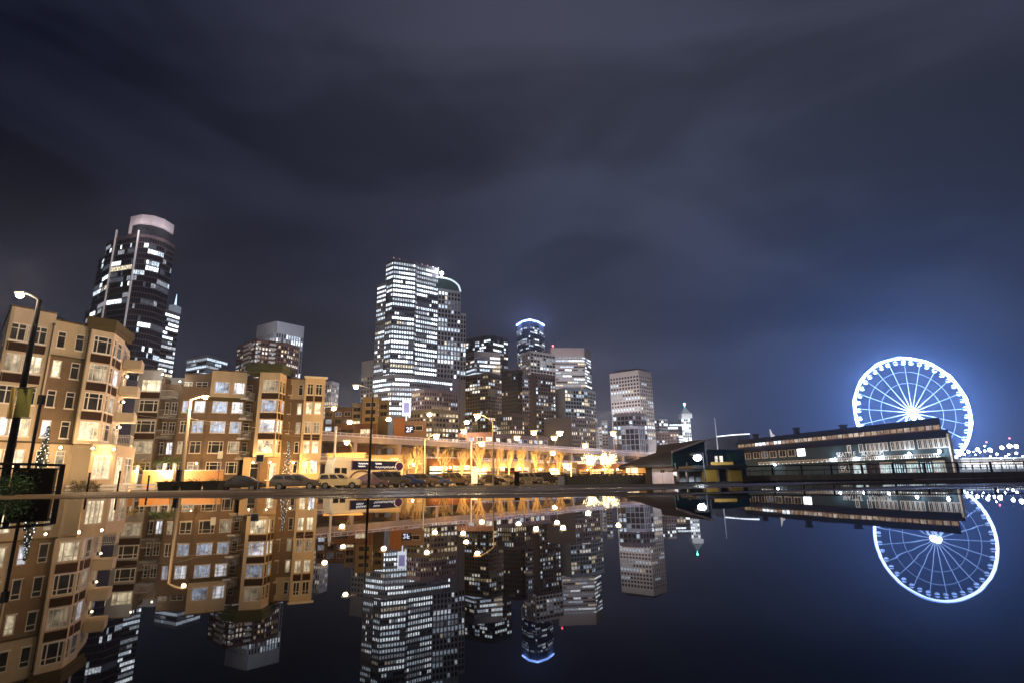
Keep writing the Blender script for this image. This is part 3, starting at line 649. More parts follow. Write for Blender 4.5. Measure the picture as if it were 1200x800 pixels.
g = MB(); q = p13[1]; g.tube((q.x+3, q.y+4, z13), (q.x+3, q.y+4, z13+3), .25); g.ball((q.x+3, q.y+4, z13+3.6), 1.1); g.build('beacon', glow('beacon_red', (1, .06, .08), 9), T13)
for px in (642, 668, 690): flood(T13, P(px, 424, 660), (1, .9, .95), 15000, 2)
T14, p14, z14 = tower('residential_tower', 'glass tower with a pale teal end wall below the beige capped tower', [(648.5, 454, 492.8), (661.5, 453.5, 479.36), (684, 457.5, 488.32), (697.5, 462, 506.24)], 479.36, mat('pale_teal', (.44, .50, .50), .7, var=.1, scale=.1), blank=(0,), fh=3.2, bw=3.0, pier=.55, spand=.9, lit=.34, run=.4, zbot=500, back=26, ref=1, pal=(PH, (2, 4, 3, 5, 4)), darkm=mat('teal_glass', (.02, .05, .06), .15))
tower('residential_tower', 'dark apartment tower with a slanting roof and scattered lit rooms above the viaduct', [(533, 445, 500.25), (572, 436, 478.5), (590, 438.5, 493)], 478.5, mat('charcoal_panel', (.075, .07, .072), .7, var=.2, scale=.1), fh=3.1, bw=3.0, pier=.6, spand=1.0, lit=.33, run=.45, zbot=510, back=26, ref=1, pal=(PH, (3, 5, 4, 4, 3)), auto=False)
tower('residential_tower', 'nearly black apartment tower with few lit rooms, right of the slanting roof', [(588, 437.5, 442.25), (606.5, 432.5, 435), (612, 434, 440.8)], 435, mat('black_panel', (.022, .022, .026), .6, var=.3, scale=.1), fh=3.1, bw=2.7, pier=.6, spand=1.0, lit=.1, run=.3, zbot=485, back=22, ref=1, pal=(PH, (2, 3, 3, 3, 4)), auto=False)
Tb, pb_, zb_ = tower('residential_tower', 'narrow strip tower of stacked balconies beside the nearly black tower', [(611.6, 440, 433.55), (618.5, 441, 437.9)], 433.55, conc_m, fh=3.1, bw=2.9, pier=.5, spand=.8, lit=.2, run=.3, zbot=490, back=18, pal=HOME, auto=False)
fc = Face(*pb_)
for k in range(12):
    m = MB(); z = zb_-3-k*3.1; fc.box(m, 0, fc.L, z, z+.25, .4, 1.8); fc.box(m, 0, fc.L, z+.25, z+1.1, 1.65, 1.8); m.build('balcony', conc_b, Tb)
T16, p16, z16 = tower('residential_tower', 'brown brick tower with a blank grey side wall in front of the pale gridded tower', [(617.5, 442, 478.72), (627, 437, 469.2), (650, 441, 484.16)], 469.2, mat('brown_brick', (.17, .115, .10), .85, var=.15, scale=.2), fh=3.2, bw=2.9, pier=1.0, spand=1.3, lit=.45, run=.35, zbot=515, back=24, ref=1, blank=(0,), pal=(PW, (3, 5, 5, 3, 3)), auto=False)
tower('residential_block', 'low block with a blank beige wall and roof garden above the viaduct rail', [(637.5, 493, 414), (669, 488, 403.2), (697, 491, 420)], 403.2, mat('beige_render', (.17, .14, .125), .85, var=.12, scale=.15), fh=3.1, bw=2.8, pier=.8, spand=1.2, lit=.42, run=.35, zbot=530, back=22, ref=1, blank=(0,), pal=(PH, (2, 4, 3, 4, 3)), auto=False, top_gap=1.2)
tower('residential_block', 'low dark block with warm lit windows at the foot of the nearly black tower', [(582, 485, 400.44), (600, 483.5, 394.76), (618.5, 485.5, 403.28)], 394.76, mat('dark_panel', (.05, .042, .04), .75, var=.2, scale=.2), fh=3.1, bw=2.4, pier=.9, spand=1.2, lit=.5, run=.3, zbot=525, back=22, ref=1, pal=(PH, (4, 6, 3, 1, 2)), auto=False)
tower('residential_block', 'pinkish brick apartment block with recessed balconies below the brightest tower', [(483, 464, 416.16), (497.5, 455, 408), (512, 458, 412.08), (536, 461.5, 424.32)], 408, mat('pink_brick', (.27, .18, .16), .85, var=.15, scale=.2), fh=3.1, bw=3.0, pier=1.0, spand=1.2, lit=.3, run=.4, zbot=490, back=24, ref=1, pal=(PH, (4, 4, 4, 2, 3)), auto=False)
tower('residential_block', 'ochre stepped block with rows of warm lit windows behind the viaduct', [(478.5, 484, 332.8), (507, 478.5, 325), (537, 482, 335.4)], 325, mat('ochre_render', (.22, .17, .10), .85, var=.15, scale=.2), fh=3.1, bw=3.0, pier=.7, spand=1.2, lit=.52, run=.45, zbot=518, back=24, ref=1, pal=(PH, (6, 5, 3, .5, 2)), auto=False)
T20, p20, z20 = tower('office_tower', 'beige gridded tower with a brown cap standing alone right of centre', [(714.5, 438, 622), (748, 433, 600), (762.5, 437.5, 618)], 600, mat('beige_grid', (.42, .37, .35), .8, var=.1, scale=.06), fh=3.9, bw=3.6, pier=1.1, spand=1.5, lit=.38, run=.72, zbot=515, back=42, ref=1, pal=(PW, (4, 6, 3, 3, 2)), top_gap=5, proud=.6, floorvar=.45)
foot = [p20[0], p20[1], p20[2], p20[2]*1.06, p20[0]*1.06]; cen = sum(foot, Vector((0, 0)))/5
g = MB(); g.prism([tuple(cen+(p-cen)*.8) for p in foot], z20, z20+3.2); g.build('roof_cap', mat('brown_cap', (.10, .055, .045), .7), T20)
for px in (725, 758): flood(T20, P(px, 480, 545), (1, .92, .95), 26000, 2)
tower('office_block', 'brown block with blue lit windows at the foot of the lone beige tower', [(718, 486, 470), (741, 483, 460), (757, 486, 468)], 460, pink, fh=3.7, bw=3.2, pier=.9, spand=1.2, lit=.5, run=.5, zbot=520, back=24, ref=1, auto=False, pal=(PW, (2, 5, 4, 2, 3)))
TF, pf, zf = tower('residential_block', 'black block with a white outlined frame grid below the lone beige tower', [(727.5, 498.5, 436.32), (748, 498.8, 432), (754, 500, 440.64)], 432, white_c, fh=4.4, bw=3.4, pier=.35, spand=.4, lit=.22, run=.3, zbot=527, back=18, auto=False, mode='curtain', proud=.6, pal=(PW, (2, 5, 4, 1, 3)))
tower('residential_tower', 'slim grey tower standing in the gap left of the lone beige tower', [(704.5, 492, 700), (711.5, 490.5, 700)], 700, conc_m, fh=3.6, bw=3.6, pier=1, spand=1.4, lit=.25, run=.3, zbot=522, back=24, auto=False)
tower('residential_tower', 'shorter grey tower in the gap right of the roof garden block', [(697.5, 500, 640), (705, 499, 640)], 640, conc_m, fh=3.6, bw=3.6, pier=1, spand=1.4, lit=.25, run=.3, zbot=524, back=24, auto=False)
tower('office_block', 'pale gridded block just right of the lone beige tower', [(764, 492, 800), (772, 490, 790), (782, 491, 800)], 790, conc_l, fh=3.8, bw=4.2, pier=1.2, spand=1.3, lit=.6, run=.3, zbot=522, back=30, auto=False, ref=1, pal=BRIGHT)
tower('office_block', 'dark block with long white lit bands left of the pyramid tower', [(781, 494.5, 850), (800, 492.5, 850)], 850, steel_d, fh=4.2, bw=4.0, spand=1.8, mode='ribbon', lit=.75, run=.85, zbot=520, back=30, auto=False, pal=BRIGHT)
tower('office_block', 'low brown brick block in front of the pyramid tower', [(765, 506, 640), (795, 505, 640)], 640, brick_d, fh=3.4, bw=3.2, pier=1.1, spand=1.3, lit=.5, run=.3, zbot=522, back=24, auto=False, pal=(PW, (3, 5, 4, 2, 2)))
# pyramid topped tower
TS, ps, zs_ = tower('historic_tower', 'white floodlit tower with a pyramid roof and a green beacon', [(798.3, 489.5, 800), (808.5, 489.5, 800)], 800, mat('white_terracotta', (.72, .72, .74), .6, var=.08, scale=.1), fh=3.6, bw=2.9, pier=1.1, spand=1.3, lit=.6, run=.4, zbot=522, back=13, auto=False, pal=BRIGHT, top_gap=1)
fc = Face(*ps); zp0 = P(803, 484, 800).z; zp1 = P(801.5, 475, 800).z; c = (ps[0]+ps[1])/2*1.008
g = MB(); g.box((c.x, c.y, (zs_+zp0)/2), (fc.L+2.5, fc.L+2.5, zp0-zs_)); g.build('belfry', mat('white_terracotta', (.72, .72, .74)), TS)
g = MB(); h = fc.L*.52
for k in range(4):
    s = [(-h, -h), (h, -h), (h, h), (-h, h)]; a, b = s[k], s[(k+1) % 4]; g.poly([(c.x+a[0], c.y+a[1], zp0), (c.x+b[0], c.y+b[1], zp0), (c.x, c.y, zp1)])
g.build('pyramid_roof', mat('white_roof', (.66, .68, .72), .5), TS)
g = MB(); g.tube((c.x, c.y, zp1-1), (c.x, c.y, zp1+2.5), .35); g.ball((c.x, c.y, zp1+3.2), 1.5); g.build('beacon', glow('beacon_green', (.15, 1, .75), 14), TS)
for dx in (-9, 9): flood(TS, (c.x+dx, c.y-22, zs_-6), (.9, .96, 1), 6000, 1.5)
flood(TS, (c.x, c.y-25, zs_-45), (.85, .93, 1), 15000, 2)
# unseen fill lights added between the downtown blocks to brighten facades and road rail
for x, y, z, pw, col in ((-150, 250, 14, 26000, (1, .86, .78)), (-90, 290, 18, 42000, (1, .9, .84)), (-104, 372, 45, 90000, (.93, .95, 1)), (-20, 262, 22, 12000, (1, .82, .66)), (45, 310, 24, 9000, (1, .84, .72)), (66, 268, 15, 9000, (.86, .9, 1)), (40, 236, 15, 6000, (.95, .92, 1)),
                         (88, 585, 50, 90000, (1, .93, .92)), (8, 500, 70, 60000, (1, .93, .92)), (115, 380, 25, 42000, (1, .92, .9)), (120, 540, 40, 80000, (1, .94, .94)), (190, 600, 25, 60000, (.9, .95, 1)), (-190, 300, 50, 30000, (1, .88, .9))):
    o = light(None, (x, y, z), col, pw*.75, 3.0, 'downtown_fill_light')
# ------------------------------------------------------------------ elevated road
via_c = mat('viaduct_concrete', (.36, .31, .24), .85, var=.22, scale=.35, bump=.1, streak=True)
VA = Vector((-82, 158)); VB = Vector((150, 452)); vd = (VB-VA).normalized(); vn = Vector((vd.y, -vd.x)); VL = (VB-VA).length
V = thing('viaduct', (VA.x, VA.y, SZ), 'double deck concrete elevated road running off behind the street trees', 'elevated road')
def vbox(mb, s0, s1, d0, d1, z0, z1, m=0):
    q = [VA+vd*s0+vn*d1, VA+vd*s1+vn*d1, VA+vd*s1+vn*d0, VA+vd*s0+vn*d0]
    mb.hexa([(p.x, p.y, z0) for p in q]+[(p.x, p.y, z1) for p in q], m)
ZU, ZL = 15.3, 8.2
for nm, z in (('upper_deck', ZU), ('lower_deck', ZL)):
    g = MB(); vbox(g, 0, VL, -14, 0, z-.5, z); vbox(g, 0, VL, -1.1, -.25, z-1.9, z-.5); vbox(g, 0, VL, -13.6, -12.8, z-1.9, z-.5)
    for s in range(4, int(VL), 6): vbox(g, s, s+.45, -12.8, -1.1, z-1.4, z-.5)
    g.build(nm, via_c, V)
rail_m = mat('pale_rail', (.72, .70, .66), .6, var=.12, scale=.4)
for z in (ZU, ZL):
    for k in range(24):                                       # parapet panels between the posts
        s = k*VL/24; g = MB(); vbox(g, s+.1, s+VL/24-.1, -.2, .08, z+.003, z+.34); vbox(g, s+.05, s+VL/24-.05, -.16, .04, z+.92, z+1.14); vbox(g, s+.05, s+VL/24-.05, -.1, -.02, z+.58, z+.68)
        for j in range(6): vbox(g, s+.4+j*2.5, s+.62+j*2.5, -.12, 0, z+.34, z+.92)
        g.build('parapet', rail_m, V)
for k in range(19):
    s = 6+k*19.5; 
    if s > VL-4: break
    g = MB(); vbox(g, s, s+1.5, -1.9, -.4, SZ, ZU-1.9); vbox(g, s, s+1.5, -13.4, -11.9, SZ, ZU-1.9); vbox(g, s+.1, s+1.4, -11.9, -1.9, ZL-2.9, ZL-1.92); vbox(g, s+.1, s+1.4, -11.9, -1.9, ZU-2.9, ZU-1.92)
    g.build('column', via_c, V)

# ------------------------------------------------------------------ low buildings behind the elevated road
LW_ = glow('globe_amber', (1, .72, .35), 34)
def lowblock(name, label, x0, x1, ytop, Y, m, rows=2, bw=3.2, lit=.3, pal=HOME, h0=2.5, fh=3.4, depth=18, cat='building', Yb=None, dark=None, blank=False, group='low buildings by the elevated road', ww=.62, wh=.55):
    z1 = P((x0+x1)/2, ytop, Y).z; a, b = P(x0, ytop, Y), P(x1, ytop, Yb or Y)
    A, B = Vector((a.x, a.y)), Vector((b.x, b.y)); T = thing(name, ((a.x+b.x)/2, (a.y+b.y)/2, SZ), label, cat, group)
    fc = Face(A, B); k = A.normalized()*depth; k2 = B.normalized()*depth
    g = MB(); g.prism([tuple(A), tuple(B), tuple(B+k2), tuple(A+k)], SZ, z1, 0, 1); g.build('body', [m, roofm], T)
    g = MB(); fc.box(g, -.15, fc.L+.15, z1, z1+.35, -.5, .2); g.build('coping', m, T)
    if blank: return T, fc, z1
    nb = max(1, int(fc.L/bw)); w = fc.L/nb
    for r in range(rows):
        zc_ = z1-1.2-fh*(r+.5)
        if zc_ < 1: break
        for j in range(nb):
            u0, u1 = (j+.5-ww/2)*w, (j+.5+ww/2)*w
            g = MB(); fc.quad(g, u0, u1, zc_-fh*wh/2, zc_+fh*wh/2, .06, 0)
            pm = pal[0][rnd.choices(range(5), pal[1])[0]] if rnd.random() < lit else (dark or dark_glass)
            o = g.build('pane', pm); f = MB(); t = .14
            fc.box(f, u0-t, u1+t, zc_+fh*wh/2, zc_+fh*wh/2+t, .002, .16); fc.box(f, u0-t, u1+t, zc_-fh*wh/2-t, zc_-fh*wh/2, .002, .2)
            fc.box(f, u0-t, u0, zc_-fh*wh/2, zc_+fh*wh/2, .002, .14); fc.box(f, u1, u1+t, zc_-fh*wh/2, zc_+fh*wh/2, .002, .14)
            fc.box(f, (u0+u1)/2-.05, (u0+u1)/2+.05, zc_-fh*wh/2, zc_+fh*wh/2, .07, .12)
            fo = f.build('window', white_fr if rnd.random() < .5 else m, T)
            o.parent = fo; o.location = (0, 0, 0)
            for v in o.data.vertices: v.co -= Vector(T.location)
    return T, fc, z1
red_br = mat('red_brick', (.18, .09, .06), .85, var=.2, scale=.3)
lowblock('warehouse', 'brown warehouse with arched bluish windows behind the end of the long apartment block', 381, 413, 477.5, 262, mat('brown_brick', (.17, .115, .10)), 3, 4, .45, (PW, (1, 5, 5, 1, 3)))
lowblock('loft_building', 'white block with tall narrow windows above the elevated road', 412.5, 425, 472.5, 268, mat('cream_paint', (.55, .5, .42), .8), 4, 2.6, .3, HOME, fh=3.2)
lowblock('loft_building', 'yellow block beside the white one above the elevated road', 425.5, 444, 466.5, 262, mat('yellow_render', (.50, .36, .15), .8, var=.15), 4, 5, .2, HOME)
lowblock('loft_building', 'olive block with a dark lower wall right of the yellow one', 444, 456, 469, 266, mat('olive_render', (.27, .21, .10), .8), 2, 5, .1, HOME)
lowblock('warehouse', 'low rust red building just above the elevated road rail', 396, 441, 497, 240, red_br, 1, 6, .2)
lowblock('warehouse', 'plain orange brick box above the elevated road rail', 462, 474.5, 490, 252, mat('orange_brick', (.42, .20, .09), .85, var=.15), blank=True)
TS2, fs2, zs2 = lowblock('warehouse', 'greyish pink building carrying the blue lit sign', 474.5, 500, 493.5, 255, mat('grey_pink', (.28, .2, .18), .85), 1, 5, .2)
lowblock('warehouse', 'long low brick building with a lit roof line left of the big arm lamp', 537, 578, 507, 270, red_br, 2, 4, .5)
lowblock('warehouse', 'long low brick building with a pale cornice right of the big arm lamp', 580, 642, 508, 300, mat('brown_brick', (.17, .115, .10)), 2, 4, .5, Yb=330)
for i, (x0, x1, yt, Y, m, lab) in enumerate((
    (384, 428, 532, 118, tan_lo, 'tan shop building with a dark doorway behind the white coach'),
    (428, 500, 534, 128, via_c, 'ochre shop building under the elevated road behind the parked cars'),
    (500, 556, 538, 158, red_br, 'brick shop building behind the bare twiggy tree under the elevated road'),
    (556, 622, 541, 190, tan, 'tan shop building with glaring windows right of the brick shop'),
    (622, 676, 543, 214, mat('ochre_render', (.22, .17, .10)), 'ochre shop building behind the dark square post'),
    (676, 735, 544, 240, red_br, 'low brick shop building behind the tree hung with lights'))):
    Ts, fs, zs0 = lowblock('shop_building', lab, x0, x1, yt, Y, m, 2, 4.5, .85, ([pane('shop_amber', (1, .62, .22), 2.4, lo=.1, hi=2.0), pane('shop_gold', (1, .78, .40), 4.0, lo=.1, hi=2.0), PH[0], PH[2], pane('shop_deep', (1, .45, .12), 1.0)], (5, 4, 2, 2, 4)), fh=3.1, group='shops under the elevated road', cat='shop', ww=.72, wh=.62, depth=14)
    g = MB(); fs.box(g, fs.L*.06, fs.L*.94, 2.9, 3.05, .01, 1.5); fs.box(g, fs.L*.06, fs.L*.94, 2.6, 2.9, 1.4, 1.5); g.build('awning', mat('awning_%d' % (i % 3), ((.35, .08, .05), (.5, .42, .3), (.06, .10, .08))[i % 3], .8), Ts)
    for k in range(3):
        p_ = fs.p(fs.L*(.2+.3*k), .12, 3.9); g = MB(); g.box(p_, (.2, .2, .3)); o_ = g.build('wall_lamp', dgrey, Ts); g = MB(); g.ball(p_+fs.n*.35-Vector((0, 0, .1)), .24, 8); g.build('lamp_globe', LW_, o_)
        light(o_, p_+fs.n*.9, AMBER, 420, .2)

def lettering(txt, name, parent, pos, right, up, size, m, extrude=.03, align='LEFT', loc_root=True):
    cu = bpy.data.curves.new(name, 'FONT'); cu.body = txt; cu.size = size; cu.extrude = extrude; cu.align_x = align
    tmp = bpy.data.objects.new(name, cu); COL.objects.link(tmp)
    dg = bpy.context.evaluated_depsgraph_get(); me = bpy.data.meshes.new_from_object(tmp.evaluated_get(dg))
    bpy.data.objects.remove(tmp); me.name = name; me.materials.clear(); me.materials.append(m)
    o = bpy.data.objects.new(name, me); COL.objects.link(o)
    r = Vector(right).normalized(); u = Vector(up).normalized(); n = r.cross(u)
    for v in me.vertices: v.co = r*v.co.x + u*v.co.y + n*v.co.z
    if parent is not None: o.parent = parent; o.location = Vector(pos)-root_of(parent).location
    else: o.location = pos
    return o
sg = thing('blue_sign', tuple(fs2.p(.2, .3, zs2-5)), 'small glowing blue sign on the greyish pink building', 'sign')
g = MB(); fs2.box(g, .2, 4.2, zs2-5.0, zs2-1.8, .25, .45); g.build('backing', mat('navy_board', (.01, .015, .06), .5), sg)
lettering('2F', 'sign_letters', sg, fs2.p(.6, .5, zs2-4.6), fs2.t, (0, 0, 1), 3.2, glow('letters_blue', (.55, .68, 1), 2.4))
q = P(477.5, 476.5, 300); fq = Face((q.x-3, 297.5), (q.x+3, 297.5))
bs = thing('billboard', (q.x, 298, SZ), 'blue lit framed billboard in front of the bright podium', 'billboard')
g = MB(); fq.box(g, .8, 5.2, q.z-5, q.z+3.4, 0, .3); g.box((q.x, 297.7, q.z/2-2), (.5, .5, q.z-5), 0); g.build('frame', glow('bill_frame', (.75, .85, 1), 1.5), bs)
g = MB(); fq.box(g, 1.5, 4.5, q.z-3.4, q.z+2, .302, .36); g.build('screen', glow('bill_screen', (.08, .16, .75), .7), bs)

# ------------------------------------------------------------------ lamps
LW = glow('lamp_warm', (1, .80, .48), 40); LC = glow('lamp_cold', (.85, .93, 1), 40); LO = glow('lamp_orange', (1, .62, .28), 30)
def street_lamp(label, pole, head, Y, power, col=AMBER, lens=None, r=.09, pm=None, zbase=SZ, br=None, curved=True, group='street lamps'):
    top = P(pole[0], pole[1], Y); hd = P(head[0], head[1], Y); pm = pm or dgrey
    T = thing('street_lamp', (top.x, Y, zbase), label, 'street lamp', group)
    g = MB(); g.tube((top.x, Y, zbase), (top.x, Y, top.z), r*1.5, r*.85, 10); g.lathe((top.x, Y, zbase), [(r*2.4, 0), (r*2.4, .12), (r*1.7, .4)], 10); g.build('pole', pm, T)
    s = max(.16, abs(hd.x-top.x)); br = br or max(.11, Y*.0042)
    dx = hd.x-top.x
    g = MB()
    if abs(dx) > .2:
        pts = [Vector((top.x+dx*k/6, Y-.02, top.z + (hd.z+br-top.z)*math.sin(k/6*math.pi/2) )) for k in range(7)]
        g.path(pts, r*.5, 6); g.build('arm', pm, T)
    g = MB(); g.box((hd.x, Y, hd.z+br*.9), (br*3.0, br*1.5, br*.6)); hdo = g.build('lamp_head', pm, T)
    g = MB(); g.ball((hd.x, Y-br*.2, hd.z+.02), br, 8, sz=.75); g.build('lens', lens or LW, hdo)
    light(T, (hd.x, Y-br*1.6-.2, hd.z-br-.1), col, power, .2)
    return T
LA = street_lamp('tall black street lamp with a hanging banner, nearest at the far left', (46.5, 352), (24, 347), 28, 6000, (1, .76, .48), None, .13, blackm, zbase=0, br=.17)
ban = [(19, 456), (37, 456), (31, 489), (13, 489)]
bq = P(31, 472, 28); fb = Face((bq.x-.45, 27.8), (bq.x+.45, 27.8))
B_ = thing('pole_banner', (bq.x, 27.85, bq.z-.75), 'olive and yellow banner hanging from the tall black lamp', 'banner')
def cloth(x0, x1, z0, z1, y, m, name, par, amp=.03):
    g = MB(); n = 8
    for i in range(n):
        for j in range(n):
            def q(i, j): return (x0+(x1-x0)*i/n, y+amp*math.sin(i*1.1+j*.5), z0+(z1-z0)*j/n)
            g.quad(q(i, j), q(i+1, j), q(i+1, j+1), q(i, j+1))
    o = g.build(name, m, par); md = o.modifiers.new('t', 'SOLIDIFY'); md.thickness = .012; return o
cloth(bq.x-.38, bq.x+.42, bq.z-.72, bq.z+.72, 27.8, mat('banner_olive', (.30, .30, .09), .8, var=.2, scale=2), 'cloth', B_)
cloth(bq.x-.66, bq.x-.38, bq.z-.78, bq.z+.78, 27.74, mat('banner_yellow', (.75, .58, .20), .8, var=.25, scale=3), 'cloth', B_)
g = MB(); g.tube((bq.x-.62, 27.82, bq.z+.76), (bq.x+.5, 27.82, bq.z+.76), .025); g.tube((bq.x-.62, 27.82, bq.z-.76), (bq.x+.5, 27.82, bq.z-.76), .025); g.build('bracket', blackm, B_)
q = P(48.5, 468, 30); SP = thing('signal_post', (q.x, 30, 0), 'slim black post with a small box top between the banner and the christmas tree', 'post')
g = MB(); g.tube((q.x, 30, 0), (q.x, 30, q.z), .085, .07, 8); g.build('pole', blackm, SP)
g = MB(); g.box((q.x, 30, q.z), (.24, .24, .5)); g.build('box', blackm, SP)
LB = street_lamp('pale wooden pole street lamp glowing orange in front of the grey apartment block', (223.5, 468), (241, 466), 55, 2400, (1, .74, .48), LO, .17, wood_pole, br=.2)
q = P(216, 554, 54.6); g = MB(); g.box((P(223.5, 468, 55).x, 54.55, 1.1), (.34, .3, 1.3)); g.build('service_box', blackm, LB)
street_lamp('tall thin black street lamp in front of the white coach', (437, 457), (417.5, 453.5), 52, 4200, (1, .70, .40), None, .09, blackm)
LD = [('warm lamp with a long arm right of the slanting roof tower, above the road rail', (577.5, 494), (559.5, 488), 70, 3400, .07, SZ),
      ('lamp low against the road rail left of the big arm lamp', (497.5, 515), (511.5, 511.5), 76, 2200, .06, SZ),
      ('lamp under the road rail right of the leafless double tree', (551.5, 521), (564.5, 520.5), 84, 2600, .06, SZ),
      ('double lamp on the road rail above the blank beige wall', (650, 520), (656, 508), 170, 4500, .09, SZ),
      ('small lamp left of the double lamp above the blank beige wall', (637, 522), (649.5, 513.5), 190, 3000, .08, SZ),
      ('lamp above the road rail in front of the brown brick tower', (631, 518), (625.5, 507), 200, 4200, .1, SZ),
      ('lamp above the road rail at the foot of the nearly black tower', (602, 520), (606, 513.5), 200, 4200, .1, SZ),
      ('lamp above the road rail left of the lone beige tower', (722, 515), (718.5, 508), 260, 4200, .1, SZ),
      ('small lamp on the road rail at the roof garden block corner', (690, 528), (685.5, 522), 250, 3000, .1, SZ),
      ('glaring lamp low behind the dark square post and the fence', (669, 540), (663, 546), 100, 4200, .08, SZ),
      ('small lamp under the road girder beside the white utility pole', (414, 528), (406.5, 518.5), 112, 2500, .06, SZ),
      ('small lamp low behind the right end of the white coach', (468, 548), (462, 540), 92, 1700, .06, SZ),
      ('dim yellow lamp in front of the long low brick building', (548, 515), (543.5, 505.5), 165, 3000, .08, SZ),
      ('small lamp behind the leafless tree group left of the glaring lamp', (643, 541), (648, 531), 150, 2600, .06, SZ),
      ('lamp on the upper road deck beside the apartment block end', (387, 503.5), (391.5, 478.5), 190, 3800, .1, ZU),
      ('lamp on the upper road deck in front of the rust red building', (416, 507), (410, 494.5), 195, 4200, .1, ZU),
      ('lamp on the upper road deck beside the plain orange brick box', (461, 497), (455.5, 491), 212, 3800, .1, ZU),
      ('lamp on the upper road deck in front of the ochre stepped block', (508, 492), (503.5, 485.5), 235, 3800, .1, ZU),
      ('faint lamp on the upper road deck left of the big arm lamp', (552, 500), (547, 494.5), 262, 2600, .1, ZU)]
for lab, po, hd, Y, pw, r, zb in LD:
    street_lamp(lab, po, hd, Y, pw*1.5, AMBER if pw != 4500 else WARM, None, r, galv if zb == SZ else dgrey, zbase=zb)
street_lamp('dazzling cold white lamp on a pole beside the dark hipped roof', (823.5, 529), (817, 536), 41.5, 620, (.78, .9, 1), LC, .035, blackm, br=.30)
# white utility poles by the street trees
for lab, px, yt, Y, r in (('white utility pole beside the end of the long apartment block', 394, 499, 88, .19), ('slim white pole between the twiggy tree and the parked cars', 498, 513, 100, .12), ('slim pale pole right of the leafless double tree', 552.5, 516, 104, .12), ('thin steel pole with a signal box left of the beige sign board', 531, 520, 96, .07)):
    q = P(px, yt, Y); T = thing('utility_pole', (q.x, Y, SZ), lab, 'pole', 'poles along the street')
    g = MB(); g.tube((q.x, Y, SZ), (q.x, Y, q.z), r, r*.8, 10); g.build('shaft', white_m if r > .1 else galv, T)
    g = MB(); g.box((q.x, Y, q.z-.4), (1.5, .1, .12)); g.build('crossarm', galv, T)
# overhead wires
def sag(a, b, s, n=14): return [Vector(a)+(Vector(b)-Vector(a))*(k/n)-Vector((0, 0, s*4*(k/n)*(1-k/n))) for k in range(n+1)]
g = MB(); g.path(sag(P(150, 484, 62), P(222.5, 490, 55), .15), .025, 5); g.path(sag(P(222.5, 490, 55), P(394, 507, 88), .3), .025, 5)
g.path(sag(P(222.5, 493, 55), P(394, 513, 88), .35), .02, 5)
tag(g.build('overhead_wire', mat('wire', (.35, .3, .22), .6)), 'thin overhead wires slung between the wooden pole and the white utility pole', 'wire')
# ------------------------------------------------------------------ street trees
bark = mat('pale_bark', (.42, .32, .20), .9, var=.3, scale=3)
def bare_tree(label, px, ytop, Y, seed, spread=.42, lights=False, m=None, lean=0):
    R = random.Random(seed); q = P(px, ytop-7, Y); H = q.z-SZ; T = thing('bare_tree', (q.x, Y, SZ), label, 'tree', 'leafless street trees')
    tr, cr, tips = MB(), MB(), []
    def grow(p, d, ln, r, dep):
        n = 3; pts = [p]
        for k in range(n):
            d = (d+Vector((R.uniform(-1, 1), R.uniform(-1, 1), R.uniform(-.2, .5)))*.10).normalized(); pts.append(pts[-1]+d*ln/n)
        mb = tr if dep < 1 else cr
        for i, (a, b) in enumerate(zip(pts, pts[1:])): mb.tube(a, b, r*(1-.12*i), r*(1-.12*(i+1)), 6 if dep < 2 else 4, cap=dep == 0)
        if dep >= 2: tips.extend(pts[1:])
        if dep >= 4: return
        nb = (6 if dep == 0 else R.choice((2, 3, 3)))
        for k in range(nb):
            s = R.uniform(.35, 1.0) if dep else R.uniform(.7, 1.0)
            i = min(n-1, int(s*n)); base = pts[i]+(pts[i+1]-pts[i])*(s*n-i)
            a = R.uniform(0, 2*math.pi); nd = (d*1.0+Vector((math.cos(a), math.sin(a), 0))*R.uniform(spread*.6, spread*1.35)+Vector((0, 0, .34))).normalized()
            grow(base, nd, ln*R.uniform(.6, .85), max(r*.6, .014), dep+1)
    grow(Vector((q.x, Y, SZ)), Vector((lean, 0, 1)).normalized(), H*.34, max(.15, H*.02), 0)
    tr.build('trunk', m or bark, T); c = cr.build('crown', m or bark, T)
    if lights:
        g = MB()
        for p in tips:
            for _ in range(1):
                g.ball(p+Vector((R.uniform(-.25, .25), R.uniform(-.25, .25), R.uniform(-.2, .2))), R.uniform(.03, .075), 3)
        stuff(g.build('string_lights', glow('fairy_warm', (1, .82, .45), 5), c))
    return T
TR = [('leafless tree with twin pale stems beside the slim white pole', 489, 518, 96, 3, .36), ('wide bushy leafless tree left of the steel signal pole', 519.5, 522, 92, 5, .5), ('thin leafless tree between the steel signal pole and the pale pole', 541, 526, 104, 9, .4),
      ('leafless double tree glowing beside the slim pale pole', 563, 518, 100, 12, .34), ('leafless tree in front of the glaring shop windows', 596, 524, 112, 14, .36), ('leafless tree just left of the dark square post', 612, 521, 118, 16, .34),
      ('leafless tree just right of the dark square post', 628, 524, 110, 21, .36), ('dark leafless tree behind the parked vehicles right of the square post', 642, 530, 92, 25, .42),
      ('tall thin leafless tree in front of the shop with glaring windows', 583, 521, 106, 41, .34), ('leafless tree close to the left side of the glaring lamp', 655, 526, 122, 44, .38), ('small leafless tree between the coach end and the twin stemmed tree', 476, 529, 88, 47, .4)]
for lab, px, yt, Y, sd, sp in TR: bare_tree(lab, px, yt, Y, sd, sp)
bare_tree('leafless tree thick with warm string lights left of the hipped roof hut', 712, 529, 112, 31, .62, True)
bare_tree('leafless tree thick with warm string lights right next to the glaring lamp', 691, 532, 118, 33, .55, True)
